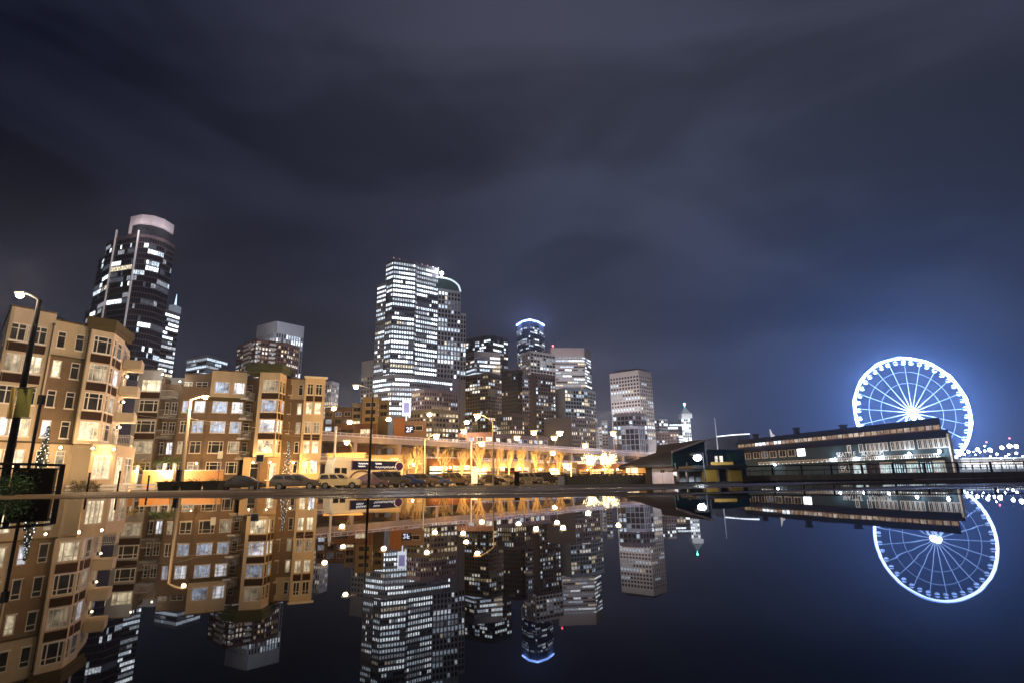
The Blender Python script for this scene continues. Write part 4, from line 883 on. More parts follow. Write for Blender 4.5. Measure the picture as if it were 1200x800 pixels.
for px, py, Y, pw in ((494, 566, 93, 1500), (521, 567, 89, 1500), (541, 567, 100, 1300), (563, 566, 97, 2600), (596, 566, 109, 2600), (612, 566, 114, 2200), (630, 566, 106, 2200), (660, 562, 116, 2600), (700, 560, 108, 2000), (718, 558, 106, 1300)):
    q = P(px, py, Y); L_ = thing('tree_uplight', (q.x, Y-1.5, SZ), 'small ground spotlight set at the foot of a leafless street tree', 'uplight', 'ground spotlights under the street trees')
    g = MB(); g.lathe((q.x, Y-1.5, SZ), [(.16, 0), (.16, .25), (.13, .3)], 10); h = g.build('housing', blackm, L_)
    g = MB(); g.lathe((q.x, Y-1.5, SZ+.305), [(.11, 0), (.11, .02)], 10); g.build('lens', LW, h)
    light(L_, (q.x, Y-1.6, SZ+.9), (1, .56, .18), pw*2.0, .15)
# light under the elevated road (ceiling lamps below, added fill lights in front)
for k, s in enumerate(range(20, int(VL)-30, 34)):
    p = VA+vd*s-vn*7; pz = ZL-2.0
    L_ = thing('deck_lamp', (p.x, p.y, pz), 'small lamp fixed under the lower deck of the elevated road', 'lamp', 'lamps under the elevated road')
    g = MB(); g.box((p.x, p.y, pz), (.9, .4, .16)); h = g.build('housing', dgrey, L_)
    g = MB(); g.box((p.x, p.y, pz-.1), (.8, .32, .04)); g.build('lens', LO, h)
    light(L_, (p.x, p.y, pz-.5), AMBER, 5200, .3)
    light(L_, (p.x+vn.x*13, p.y+vn.y*13, pz-.5), AMBER, 5600, .3)  # bare light added out in front for amber glow, no lamp there
leafm = mat('palm_leaf', (.09, .12, .04), .6, var=.4, scale=2)
def palm(label, px, ytop, Y, seed, m):
    R = random.Random(seed); q = P(px, ytop, Y); T = thing('palm_tree', (q.x, Y, SZ), label, 'palm tree', 'palms in front of the grey apartment block')
    h = q.z-SZ; zt_ = h*.62+SZ
    g = MB(); g.lathe((q.x, Y, SZ), [(.34, 0), (.26, .3)]+[(.22+(.025 if k % 2 else 0), .3+(zt_-SZ-.3)*k/10) for k in range(11)], 10)
    g.build('trunk', mat('wrapped_trunk', (.62, .55, .45), .8, var=.2, scale=4), T)
    g = MB()
    for k in range(22):
        a = R.uniform(0, 6.28); el = R.uniform(.1, 1.25); ln = R.uniform(1.2, 1.7)*h/4.6; p = Vector((q.x, Y, zt_)); pts = []
        for i in range(8):
            f = i/7; e = el-f*1.5; pts.append(p.copy()); p = p+Vector((math.cos(a)*math.cos(e), math.sin(a)*math.cos(e), math.sin(e)))*ln/7
        sd = Vector((-math.sin(a), math.cos(a), 0))
        for i in range(7):
            w = .34*math.sin(math.pi*(i+.6)/8)
            for s in (-1, 1):
                for j in (0, .5):
                    b = pts[i]+(pts[i+1]-pts[i])*j; t = b+sd*s*w+(pts[i+1]-pts[i])*.9-Vector((0, 0, .1)); g.poly([b, b+(pts[i+1]-pts[i])*.32, t])
    g.build('crown', m, T)
palm('yellowish palm with a white lit trunk beside the tan block', 164, 526, 76, 1, mat('palm_yellow', (.30, .22, .06), .6, var=.4, scale=2))
palm('left one of two green palms side by side before the grey balconies', 196, 523, 77, 2, leafm); palm('right one of two green palms side by side before the grey balconies', 207.5, 522, 77.5, 4, leafm)
for px in (164, 201): q = P(px, 566, 74); light(None, (q.x, 73, SZ+2.6), (1, .86, .68), 1100, .15, 'palm_fill_light')  # unseen fill lights added near the palms to warm the side wall
needle = mat('spruce_needles', (.05, .10, .045), .8, var=.4, scale=3)
def xmas(label, px, ytop, ybot, Y, seed):
    R = random.Random(seed); q = P(px, ytop, Y); z0 = P(px, ybot, Y).z; H = q.z-SZ; T = thing('christmas_tree', (q.x, Y, SZ), label, 'christmas tree', 'lit christmas trees')
    g = MB(); g.tube((q.x, Y, SZ), (q.x, Y, q.z-.2), .09, .03, 8); g.build('trunk', bark, T)
    g = MB(); zb_ = SZ+.35; Rr = H*.125
    for k in range(1500):
        f = R.random()**.75; z = zb_+(q.z-zb_)*(1-f) if False else zb_+(q.z-zb_)*R.random(); rr = Rr*(1-(z-zb_)/(q.z-zb_))*(.92+.16*math.sin(z*9))
        a = R.uniform(0, 6.28); rad = rr*R.uniform(.35, 1.08); c = Vector((q.x+rad*math.cos(a), Y+rad*math.sin(a), z))
        o_ = Vector((math.cos(a), math.sin(a), -.35))*R.uniform(.12, .26); t = Vector((-math.sin(a), math.cos(a), R.uniform(-.4, .4)))*R.uniform(.03, .07)
        g.poly([c-t, c+o_, c+t])
    fo = g.build('foliage', needle, T)
    g = MB(); n = 62
    for k in range(n):
        z = zb_+(q.z-zb_)*(k/n)*.99; rr = Rr*(1-(z-zb_)/(q.z-zb_)); a = k*2.39996; g.ball((q.x+rr*math.cos(a), Y+rr*math.sin(a), z), R.uniform(.03, .05), 4)
    stuff(g.build('string_lights', glow('fairy_white', (.9, .95, 1.0), 2.6), fo))
xmas('christmas tree with white lights behind the black railing at far left', 57, 498.5, 560, 45, 6)
xmas('christmas tree with white lights at the corner bay of the long apartment block', 339, 516.5, 556, 80, 8)

# ------------------------------------------------------------------ black railing at the far left
def railing(name, label, a, b, h, m, step=.28, post=2.4, r=.05, group=None, base=0.0, rails=(0, .86, 1.0)):
    A, B = Vector(a), Vector(b); L = (B-A).length; T = thing(name, tuple((A+B)/2), label, 'railing', group); t = (B-A)/L
    n = max(1, round(L/post))
    for k in range(n+1):
        p = A+t*L*k/n; g = MB(); g.box((p.x, p.y, p.z+h/2+.02), (r*2.4, r*2.4, h+.06), math.atan2(t.y, t.x)); g.build('post', m, T)
    for f in rails:
        g = MB(); z = .12 if f == 0 else h*f; w = r if f == 1 else r*.6
        g.tube(A+Vector((0, 0, z)), B+Vector((0, 0, z)), w, n=6); g.build('rail', m, T)
    g = MB()
    for k in range(int(L/step)):
        p = A+t*(k+.5)*step; g.tube(p+Vector((0, 0, .12)), p+Vector((0, 0, h*.86)), r*.36, n=5)
    g.build('balusters', m, T); return T
a = P(-40, 530, 25); b = P(74, 542, 29.6)
railing('metal_railing', 'black metal railing on the deck at the far left, in front of the tan block', (a.x, 25, 0), (b.x, 29.6, 0), 1.45, blackm, .34, 2.0, .07)
q = P(36, 552, 28.2); g = MB(); g.box((q.x, 28.6, .62), (1.5, .5, 1.2), .5); g.box((q.x, 28.6, 1.25), (1.6, .6, .06), .5)
tag(g.build('utility_cabinet', blackm), 'black utility cabinet behind the black railing', 'cabinet')
R = random.Random(5); g = MB(); q = P(4, 556, 26.2)
for k in range(900):
    c = Vector((q.x+R.gauss(0, .45), 26.8+R.gauss(0, .3), abs(R.gauss(.45, .28)))); d = Vector((R.uniform(-1, 1), R.uniform(-1, 1), R.uniform(-.3, 1)))*.11; t = Vector((R.uniform(-1, 1), R.uniform(-1, 1), R.uniform(-1, 1)))*.035
    g.poly([c-t, c+d, c+t])
T = thing('shrub', (q.x, 26.8, 0), 'dark shrub behind the black railing at the picture edge', 'shrub'); g.build('foliage', needle, T); g = MB(); g.tube((q.x, 26.8, 0), (q.x, 26.8, .5), .04); g.build('stem', bark, T)

# ------------------------------------------------------------------ forecourt of the long apartment block
orange_w = mat('orange_timber', (.52, .27, .11), .75, var=.2, scale=2, grid=(.3, 1, .08))
for lab, x0, x1, Y in (('orange timber patio wall with a gap beside the tan block', 149, 160, 72), ('orange timber patio wall left of the wooden pole', 168, 203, 73), ('orange timber patio wall behind the wooden pole', 206, 262, 75)):
    a, b = P(x0, 550, Y), P(x1, 550, Y+1); fc = Face((a.x, a.y), (b.x, b.y)); T = thing('patio_wall', (a.x, a.y, SZ), lab, 'wall', 'timber patio walls')
    g = MB(); fc.box(g, 0, fc.L, SZ, 2.1, -.25, 0); g.build('panel', orange_w, T); g = MB(); fc.box(g, -.05, fc.L+.05, 2.1, 2.2, -.32, .07); g.build('coping', tan, T)
    light(T, fc.p(fc.L/2, 2.5, 2.6), AMBER, 260, .15)
a, b = P(78, 562, 60), P(262, 562, 68); fc = Face((a.x, a.y), (b.x, b.y)); T = thing('light_trail_rail', (a.x, a.y, SZ), 'made-up pale low rail standing in for light trails before the patio walls', 'light trail stand-in')  # white rail made up in place of the traffic light trails
g = MB()
for z in (.25, .62): fc.box(g, 0, fc.L, SZ+z, SZ+z+.22, 0, .06)
g.build('beam', white_m, T)
for k in range(12):
    g = MB(); fc.box(g, fc.L*k/11-.06, fc.L*k/11+.06, SZ, SZ+.84, -.14, -.002); g.build('post', galv, T)
plant_m = mat('planter_black', (.03, .028, .026), .7, var=.3)
for i, (px, lab) in enumerate(((197.5, 'black planter box left of the wooden pole base'), (224, 'black planter box right of the wooden pole base'), (250, 'black planter box next to the left dark sedan'))):
    q = P(px, 570, 54); T = thing('planter', (q.x, 54, SZ), lab, 'planter', 'black street planters')
    g = MB(); z = SZ; g.hexa([(q.x-.62, 53.5, z), (q.x+.62, 53.5, z), (q.x+.62, 54.5, z), (q.x-.62, 54.5, z), (q.x-.78, 53.38, z+.95), (q.x+.78, 53.38, z+.95), (q.x+.78, 54.62, z+.95), (q.x-.78, 54.62, z+.95)]); g.box((q.x, 54, z+.98), (1.7, 1.36, .08)); g.build('box', plant_m, T)
    R = random.Random(40+i); g = MB()
    for k in range(160):
        c = Vector((q.x+R.uniform(-.6, .6), 54+R.uniform(-.45, .45), z+1.0+abs(R.gauss(0, .1)))); d = Vector((R.uniform(-1, 1), R.uniform(-1, 1), R.uniform(.2, 1)))*.12; t = Vector((R.uniform(-1, 1), R.uniform(-1, 1), 0))*.03; g.poly([c-t, c+d, c+t])
    g.build('foliage', needle, T)
for px, yt, lab in ((105.5, 553, 'thin dark bollard in front of the tan block shop window'), (141, 551, 'thin dark bollard in front of the tan block corner door'), (175, 556, 'thin dark bollard left of the planter boxes')):
    q = P(px, yt, 46); g = MB(); g.lathe((q.x, 46, SZ), [(.1, 0), (.1, .06), (.07, .1), (.065, q.z-SZ-.15), (.09, q.z-SZ-.1), (.05, q.z-SZ)], 10)
    tag(g.build('bollard', blackm, smooth=True), lab, 'bollard', 'street bollards')
def road_sign(label, px, yt, Y, w, h, m, pm=galv, border=None):
    q = P(px, yt, Y); T = thing('street_sign', (q.x, Y, SZ), label, 'sign', 'street signs on posts')
    g = MB(); g.tube((q.x, Y, SZ), (q.x, Y, q.z), .045, n=8); g.build('post', pm, T)
    g = MB(); g.box((q.x, Y-.07, q.z-h/2), (w, .04, h)); p = g.build('plate', m, T)
    if border:
        g = MB()
        for dx, dz, a, b in ((0, h/2-.03, w, .05), (0, -h/2+.03, w, .05), (-w/2+.03, 0, .05, h-.1), (w/2-.03, 0, .05, h-.1)): g.box((q.x+dx, Y-.1, q.z-h/2+dz), (a, .016, b))
        g.build('border', border, p)
road_sign('square dark sign with a pale border on a post between the two dark cars', 305.5, 532, 52, .75, .7, mat('sign_dark', (.05, .05, .06), .5), galv, white_m)
road_sign('small pale sign board on a thin post above the left dark sedan', 259, 528, 62, .55, .8, mat('sign_pale', (.7, .62, .45), .5))
q = P(605.5, 553.5, 35); T = thing('deck_post', (q.x, 35, -.3), 'dark square post standing alone at the deck edge', 'post')
g = MB(); g.box((q.x, 35, q.z/2-.15), (.30, .30, q.z+.3)); g.build('shaft', plant_m, T); g = MB(); g.box((q.x, 35, q.z+.03), (.35, .35, .06)); g.build('cap', dgrey, T)
q = P(657.5, 557, 37); T = thing('deck_post', (q.x, 37, -.3), 'short pale box post at the left end of the plank fence', 'post')
g = MB(); g.box((q.x, 37, q.z/2-.15), (.34, .3, q.z+.3)); g.build('shaft', white_m, T); g = MB(); g.box((q.x, 37, q.z+.03), (.4, .36, .06)); g.build('cap', dgrey, T)
bq = P(556, 556, 72); T = thing('sign_board', (bq.x, 72, SZ), 'tall beige lit sign board standing among the leafless trees', 'sign board')
g = MB(); z0, z1_ = P(556, 566, 72).z, P(556, 546, 72).z; g.box((bq.x, 72, (z0+z1_)/2), (.75, .12, z1_-z0)); g.build('panel', mat('beige_sign', (.75, .65, .48), .5, emit=(1, .85, .6), es=.7), T)
g = MB(); g.tube((bq.x-.28, 72, SZ), (bq.x-.28, 72, z0), .04); g.tube((bq.x+.28, 72, SZ), (bq.x+.28, 72, z0), .04); g.build('legs', galv, T)

# ------------------------------------------------------------------ vehicles
tyre = mat('tyre', (.02, .02, .02), .85); rimm = mat('rim_alloy', (.5, .5, .5), .35, .8); carglass = mat('car_glass', (.02, .022, .025), .08, spec=.7)
headl = mat('headlight_lens', (.7, .7, .7), .1, spec=.8); taill = mat('tail_light', (.35, .02, .02), .2)
def wheel(T, x, y, r, w):
    g = MB(); n = 20
    def ring(rad, yy): return [(x+rad*math.cos(2*math.pi*k/n), yy, r+rad*math.sin(2*math.pi*k/n)) for k in range(n)]
    s = -1 if y < 0 else 1
    prof = [(r*.62, y+s*w*.5), (r*.95, y+s*w*.5), (r, y+s*w*.3), (r, y-s*w*.3), (r*.95, y-s*w*.5), (r*.3, y-s*w*.5)]
    R_ = [ring(*p) for p in prof]
    for a, b in zip(R_, R_[1:]):
        for k in range(n): g.quad(a[k], a[(k+1) % n], b[(k+1) % n], b[k])
    wo = g.build('wheel', tyre, T, local=True)
    g = MB(); a = ring(r*.62, y+s*w*.42); g.poly(a if s > 0 else a[::-1])
    for k in range(5):
        an = 2*math.pi*k/5; g.box((x+r*.32*math.cos(an), y+s*w*.45, r+r*.32*math.sin(an)), (.08, .03, .08))
    g.build('rim', rimm, wo, local=True)
def car(name, label, x, y, rz, paint, L=4.6, Wd=1.78, H=1.45, kind='sedan', cat='car'):
    T = thing(name, (x, y, SZ), label, cat, 'cars parked along the street', rz); hw = Wd/2
    if kind == 'sedan': prof = [(-.5, .35), (-.5, .72), (-.47, .86), (-.36, .92), (-.20, 1.34), (-.06, H), (.08, H-.02), (.26, .95), (.44, .82), (.495, .66), (.5, .35)]
    elif kind == 'suv': prof = [(-.5, .38), (-.5, .9), (-.485, 1.05), (-.44, H-.08), (-.36, H), (.08, H), (.24, 1.08), (.45, .95), (.495, .75), (.5, .38)]
    elif kind == 'van': prof = [(-.5, .38), (-.5, 1.0), (-.49, 1.75), (-.46, H), (.16, H), (.30, 1.2), (.47, 1.02), (.5, .8), (.5, .38)]
    else: prof = [(-.5, .5), (-.5, .95), (-.1, .95), (-.09, H-.05), (-.05, H), (.10, H), (.22, 1.1), (.46, 1.0), (.5, .8), (.5, .5)]
    sh = [( .97 if z < .5 else 1.0 if z < 1.0 else .80 if z > 1.25 else .90) for _, z in prof]
    g = MB(); n = len(prof)
    rings = [[(px*L, s*hw*k, z) for (px, z), k in zip(prof, sh)] for s in (-1, -.9, .9, 1)]
    rings[1] = [(p[0], -hw*k*.9, p[2]+.03*(p[2] > .6)) for p, k in zip(rings[1], sh)]; rings[2] = [(p[0], hw*k*.9, p[2]+.03*(p[2] > .6)) for p, k in zip(rings[2], sh)]
    for a, b in zip(rings, rings[1:]):
        for k in range(n): g.quad(a[k], b[k], b[(k+1) % n], a[(k+1) % n])
    g.poly(rings[0]); g.poly(rings[3][::-1])
    body = g.build('body', paint, T, local=True)
    bm = bmesh.new(); bm.from_mesh(body.data); bmesh.ops.remove_doubles(bm, verts=bm.verts, dist=1e-4); bmesh.ops.recalc_face_normals(bm, faces=bm.faces); bm.to_mesh(body.data); bm.free()
    bv = body.modifiers.new('b', 'BEVEL'); bv.width = .06; bv.segments = 3; bv.limit_method = 'ANGLE'; bv.angle_limit = math.radians(25)
    for p in body.data.polygons: p.use_smooth = True
    up = [(p, k) for p, k in zip(prof, sh) if p[1] > .8]; top = [p for p in prof if p[1] > H-.12]
    x0, x1 = min(p[0] for p in top), max(p[0] for p in top)
    bel = .97 if kind == 'sedan' else 1.08 if kind != 'van' else 1.2
    xb = [p for p in prof if p[1] <= bel+.05]
    rear, front = (-.33, .235) if kind == 'sedan' else (-.455, .22) if kind == 'suv' else (-.47, .28) if kind == 'van' else (-.085, .20)
    cuts = {'sedan': [0, .52, 1], 'suv': [0, .36, .68, 1], 'van': [0, .42, .72, 1], 'pickup': [0, 1]}[kind]
    for s in (-1, 1):
        for f0, f1 in zip(cuts, cuts[1:]):
            g = MB(); zt_ = H-.11
            def q(f, t):
                xa = (rear+(front-rear)*f)*L; xt = ((x0+.02)+(x1-x0-.02)*f)*L; xx = xa+(xt-xa)*t; z = bel+.04+(zt_-bel-.04)*t
                return (xx, s*(hw*(.93-.125*t)+.012), z)
            e = .03; pts = [q(f0+e, 0), q(f1-e, 0), q(f1-e, 1), q(f0+e, 1)]; g.poly(pts if s < 0 else pts[::-1]); g.build('side_window', carglass, T, local=True)
        g = MB(); g.box((L*.488, s*hw*.72, .74), (.1, hw*.34, .15)); g.build('headlight', headl, T, local=True)
        g = MB(); g.box((-L*.497, s*hw*.76, .84), (.06, hw*.26, .17)); g.build('tail_light', taill, T, local=True)
        g = MB(); g.box((L*.14, s*(hw+.08), bel+.1), (.1, .16, .12)); g.build('mirror', paint, T, local=True)
        for xw in (-.30, .31): wheel(T, xw*L, s*(hw-.1), .33 if kind == 'sedan' else .37, .2)
    g = MB(); pf = max((p for p in prof if p[0] > 0 and p[1] < 1.3), key=lambda p: p[1]); g.poly([(pf[0]*L+.0, -hw*.8, pf[1]+.05), (pf[0]*L, hw*.8, pf[1]+.05), (x1*L+.05, hw*.7, H-.07), (x1*L+.05, -hw*.7, H-.07)]); g.build('windscreen', carglass, T, local=True)
    return T
pt_black = mat('paint_black', (.04, .038, .038), .18, .2, var=.1, spec=.7); pt_char = mat('paint_charcoal', (.14, .125, .11), .2, .4, var=.1, spec=.7); pt_beige = mat('paint_beige', (.55, .45, .27), .3, .1, var=.08, spec=.6)
pt_blue = mat('paint_blue', (.06, .09, .26), .2, .3, var=.1, spec=.7); pt_plum = mat('paint_plum', (.22, .15, .17), .2, .4, var=.1, spec=.7); pt_silver = mat('paint_silver', (.4, .38, .36), .25, .6, var=.1, spec=.6)
def cx(px, Y): return P(px, 565, Y).x
car('parked_car', 'black sedan parked left of the square dark sign', cx(281, 58), 58, .16+math.pi, pt_black, 4.7, H=1.5)
car('parked_car', 'long dark estate car parked right of the square dark sign', cx(347, 60), 60, .16, pt_char, 4.9, kind='suv', H=1.55)
car('parked_car', 'beige pickup nose to the right in front of the white coach', cx(398, 62), 62, .16, pt_beige, 4.5, kind='suv', H=1.62)
car('parked_car', 'dark plum car in front of the middle of the white coach', cx(433, 64), 64, .2, pt_plum, 4.2, H=1.6)
car('parked_car', 'dark van parked at the right end of the white coach', cx(458, 66), 66, .2, pt_char, 4.4, kind='van', H=1.8)
car('parked_car', 'dark blue car parked just right of the white coach', cx(477, 69), 69, .25, pt_blue, 4.2)
car('parked_car', 'grey car parked below the slim white pole', cx(493, 72), 72, .3, pt_char, 4.4, H=1.6, kind='suv')
car('parked_car', 'dark blue sedan right of the slim white pole', cx(508, 75), 75, .3, pt_blue, 4.4)
car('parked_car', 'dark offroad car parked below the steel signal pole', cx(533, 78), 78, .35, pt_char, 4.4, kind='suv', H=1.75)
car('parked_car', 'silver car parked left of the beige sign board', cx(549, 81), 81, .35, pt_silver, 4.4)
car('parked_car', 'black car parked between the beige sign board and the square post', cx(573, 84), 84, .4, pt_black, 4.4)
car('parked_car', 'silver sedan parked just left of the dark square post', cx(592, 87), 87, .4, pt_silver, 4.4)
car('parked_car', 'pale estate car parked right of the dark square post', cx(619, 90), 90, .4, pt_silver, 4.6, kind='suv', H=1.7)
car('parked_car', 'black estate car left of the short pale box post', cx(640, 92), 92, .4, pt_black, 4.6, kind='suv', H=1.75)
# white coach with a dark blue sign panel
ca, cb = P(384.5, 555, 70), P(467, 555, 76); L = (Vector((cb.x, cb.y))-Vector((ca.x, ca.y))).length; rz = math.atan2(cb.y-ca.y, cb.x-ca.x)
BUS = thing('coach', ((ca.x+cb.x)/2, (ca.y+cb.y)/2, SZ), 'white coach with a dark blue panel of white script along its side', 'coach', None, rz)
g = MB(); hb = 3.75; secs = []
for f, zt_, k in ((-.5, 2.9, .9), (-.485, 3.5, .96), (-.45, hb, 1), (.45, hb-.3, 1), (.49, hb-.5, .97), (.5, 2.6, .92)):
    w = 1.25*k; secs.append([(f*L, -w, .45), (f*L, -w, zt_-.4), (f*L, -w*.9, zt_-.08), (f*L, -w*.6, zt_), (f*L, w*.6, zt_), (f*L, w*.9, zt_-.08), (f*L, w, zt_-.4), (f*L, w, .45)])
for a, b in zip(secs, secs[1:]):
    for k in range(8): g.quad(a[k], b[k], b[(k+1) % 8], a[(k+1) % 8])
g.poly(secs[0]); g.poly(secs[-1][::-1])
g.build('body', mat('coach_white', (.80, .74, .62), .4, var=.06), BUS, local=True)
def bface(x0, x1, z0, z1, d0, d1, m, name, par=BUS):
    g = MB(); g.box(((x0+x1)/2*L, -1.25-(d0+d1)/2, (z0+z1)/2), ((x1-x0)*L, d1-d0, z1-z0)); return g.build(name, m, par, local=True)
pan = bface(-.24, .47, 2.2, 3.25, .0, .08, mat('panel_navy', (.012, .018, .07), .35), 'sign_panel')
g = MB(); R = random.Random(3)
for row, (z, x0, x1, am) in enumerate(((2.92, -.16, -.02, .09), (2.92, .08, .17, .09), (2.48, .08, .40, .11), (2.6, -.16, -.06, .05))):
    pts = [(L*(x0+(x1-x0)*k/36), -1.36, z+am*math.sin(k*1.55)+.03*math.sin(k*.7)) for k in range(37)]
    g.path(pts, .035, 5)
g.build('script_marks', mat('script_white', (.75, .8, .9), .5, emit=(.8, .9, 1), es=.5), pan, local=True)
def disc(x, z, r, d, m, name, par):
    g = MB(); g.tube((x*L, -1.25-d, z), (x*L, -1.25-d-.05, z), r, n=24); return g.build(name, m, par, local=True)
em = disc(.435, 2.6, .62, .06, mat('emblem_ring', (.70, .68, .75), .5), 'emblem', BUS); disc(.435, 2.6, .5, .12, mat('emblem_purple', (.03, .015, .09), .5), 'emblem_field', em)
bface(-.25, -.235, 2.15, 3.3, .03, .12, mat('panel_plum', (.16, .06, .08), .5), 'panel_end', pan)
for x0, r in ((-.10, 1.15), (.22, 1.1)):
    g = MB(); pts = [(x0*L+r*1.35*math.cos(a), -1.28, .9+r*math.sin(a)) for a in [math.pi*k/14 for k in range(15)]]; g.path(pts, .1, 6); g.build('wheel_arch', mat('arch_brown', (.16, .10, .06), .6), BUS, local=True)
for x in (-.30, .26):
    for s in (-1, 1): wheel(BUS, x*L, s*1.14, .5, .28)
for k in range(2): bface(-.47+k*.09, -.40+k*.09, 1.7, 2.4, .0, .03, carglass, 'side_window')
bface(.33, .46, 1.0, 1.9, .0, .03, carglass, 'door')
q = Vector(BUS.location); light(None, (q.x-5, q.y-8, 6.5), (1, .80, .5), 900, .3, 'coach_fill_light')  # unseen fill light in front of the coach, no lamp modelled
# ------------------------------------------------------------------ plank fence, hut, kiosk, shed
plank = mat('dark_planks', (.10, .075, .05), .85, var=.4, scale=3, streak=True)
a, b = P(664, 562, 44), P(757, 562, 50); fc = Face((a.x, a.y), (b.x, b.y)); T = thing('plank_fence', (a.x, a.y, 0), 'low dark plank fence between the pale box post and the white hut doors', 'fence')
g = MB(); n = int(fc.L/.22)
for k in range(n): fc.box(g, k*fc.L/n+.012, (k+1)*fc.L/n-.012, SZ, .62+.05*math.sin(k*2.3), -.03, 0)
g.build('boards', plank, T)
for k in range(5): g = MB(); fc.box(g, fc.L*k/4-.07, fc.L*k/4+.07, SZ, .78, -.2, -.04); g.build('post', plank, T)
g = MB(); fc.box(g, 0, fc.L, .70, .76, -.14, .05); g.build('rail', plank, T)
shing = mat('dark_shingle', (.055, .05, .048), .85, var=.35, scale=2.5, bump=.3)
HUT = thing('waterfront_hut', (16, 60, SZ), 'hut with a wide dark hipped roof and white double doors on the deck', 'hut')
e0, e1 = P(724.5, 545, 67), P(787, 544.6, 62)
A, B = Vector((e0.x, e0.y)), Vector((e1.x, e1.y)); ze = (e0.z+e1.z)/2; t = (B-A).normalized(); n = Vector((t.y, -t.x))
if n.y > 0: n = -n
D2, D1 = B*1.16, A*1.16; q1, q2 = P(767, 530.5, 70.5), P(787, 528, 67); r1, r2 = Vector((q1.x, q1.y)), Vector((q2.x, q2.y)); zr = (q1.z+q2.z)/2
g = MB()
for f in ((A, B, r2, r1), (D2, D1, r1, r2), (D1, A, r1), (B, D2, r2)):
    g.poly([(p.x, p.y, zr if p in (r1, r2) else ze) for p in f])
g.prism([tuple(A), tuple(B), tuple(D2), tuple(D1)], ze-.22, ze-.003)
g.build('roof', shing, HUT)
fh_ = Face(tuple(A+t*.5-n*.7), tuple(B-t*.25-n*.7))
g = MB(); uA = fh_.u(757.5, 555)[0]; uB = fh_.u(763.5, 555)[0]; uC = fh_.u(791, 555)[0]
fh_.box(g, 0, uA, SZ, ze-.23, -.2, 0); fh_.box(g, uA, fh_.L, SZ, ze-.23, -.35, -.2)
g.prism([tuple(A+t*.6-n*1.2), tuple(B-t*.6-n*1.2), tuple(D2*.99-t*.9), tuple(D1*.99+t*.6)], SZ, ze-.23)
g.build('wall', mat('hut_amber_wall', (.50, .30, .13), .8, var=.2), HUT)
g = MB(); fh_.box(g, uA, uB, SZ, ze-.24, -.2, .12); g.build('corner_post', mat('hut_dark', (.03, .025, .022), .8), HUT)
dm = mat('white_door', (.66, .62, .66), .6, var=.12, scale=2, streak=True)
for k in range(2):
    w = (fh_.L-uB)/2; g = MB(); u0 = uB+.03+k*w; fh_.box(g, u0, u0+w-.04, SZ+.04, ze-.35, -.19, -.02)
    for j in range(1, 4): fh_.box(g, u0+(w-.04)*j/4-.02, u0+(w-.04)*j/4+.02, SZ+.06, ze-.4, -.018, .0)
    d = g.build('door', dm, HUT); g = MB(); fh_.box(g, u0+(w-.2 if k == 0 else .08), u0+(w-.1 if k == 0 else .18), .9, 1.15, .002, .06); g.build('handle', blackm, d)
for k, (x0, x1) in enumerate(((727, 738.5), (740, 747.5))):
    g = MB(); u0, u1 = fh_.u(x0, 552)[0], fh_.u(x1, 552)[0]; fh_.box(g, max(.1, u0), u1, .75, 1.75, .002, .05); g.build('window', mat('hut_glow', (.6, .5, .35), .5, emit=(1, .80, .5), es=1.0), HUT)
light(HUT, fh_.p(uA*.5, 1.0, ze-.5), (1, .66, .3), 90, .1); light(HUT, fh_.p((uB+fh_.L)/2, 2.2, ze+.9), (.92, .9, 1), 170, .2)
# taller gable roof behind the hut
GT = thing('gable_shed', (28, 82, SZ), 'shed with a dark sloping roof and pale slanted edge behind the hut', 'shed')
w0, w1, w2, w3 = P(768, 531.5, 86), P(787, 528, 78), P(826.5, 514, 82), P(770.5, 521, 96); th = Vector((0, 0, .3))
g = MB(); g.hexa([w0-th, w1-th, w2-th, w3-th, w0, w1, w2, w3]); g.build('roof', shing, GT)
g = MB(); g.tube(w1+Vector((0, -.1, -.12)), w2+Vector((0, -.1, -.12)), .14, n=6); g.build('verge_board', white_m, GT)
teal = mat('teal_boards', (.03, .12, .17), .7, var=.2, scale=.8, grid=(.35, 1, .08))
g = MB(); c_ = [w0, w1+Vector((.1, .3, 0)), w2+Vector((-.1, .3, 0)), w3]; g.hexa([Vector((p.x, p.y, SZ)) for p in c_]+[p-th*1.02 for p in c_]); g.build('wall', teal, GT)
# long teal shed
ta, tb = P(828, 526, 92), P(872, 527.5, 96); ft = Face((ta.x, ta.y), (tb.x, tb.y)); TE = thing('teal_shed', ((ta.x+tb.x)/2, ta.y, SZ), 'long teal boarded shed with a green awning left of the pier building', 'shed')
g = MB(); g.prism([(ta.x, ta.y), (tb.x, tb.y), (tb.x+4, tb.y+10), (ta.x+4, ta.y+10)], SZ, ta.z, 0, 1); g.build('wall', [teal, roofm], TE)
g = MB(); u0, u1 = ft.u(850, 530)[0], ft.u(859, 530)[0]
g.hexa([ft.p(u0, 1.3, 2.8), ft.p(u1, 1.3, 2.8), ft.p(u1, .01, 2.8), ft.p(u0, .01, 2.8), ft.p(u0, .6, 4.0), ft.p(u1, .6, 4.0), ft.p(u1, .01, 4.2), ft.p(u0, .01, 4.2)]); g.build('awning', mat('awning_green', (.01, .13, .08), .7), TE)
for k, (x0, x1) in enumerate(((838, 841), (843.5, 847))):
    g = MB(); u0, u1 = ft.u(x0, 540)[0], ft.u(x1, 540)[0]; ft.box(g, u0, u1, 2.6, 3.6, .01, .06); g.build('window', PH[1], TE)
q = P(798, 541.5, 50); T = thing('oval_canopy', (q.x, 50, 0), 'glowing white oval canopy beside the dazzling white lamp', 'canopy')
g = MB(); g.ball((q.x, 50, q.z), .66, 12); o = g.build('shell', mat('canopy_white', (.85, .87, .9), .5, emit=(.85, .93, 1), es=.9), T, smooth=True)
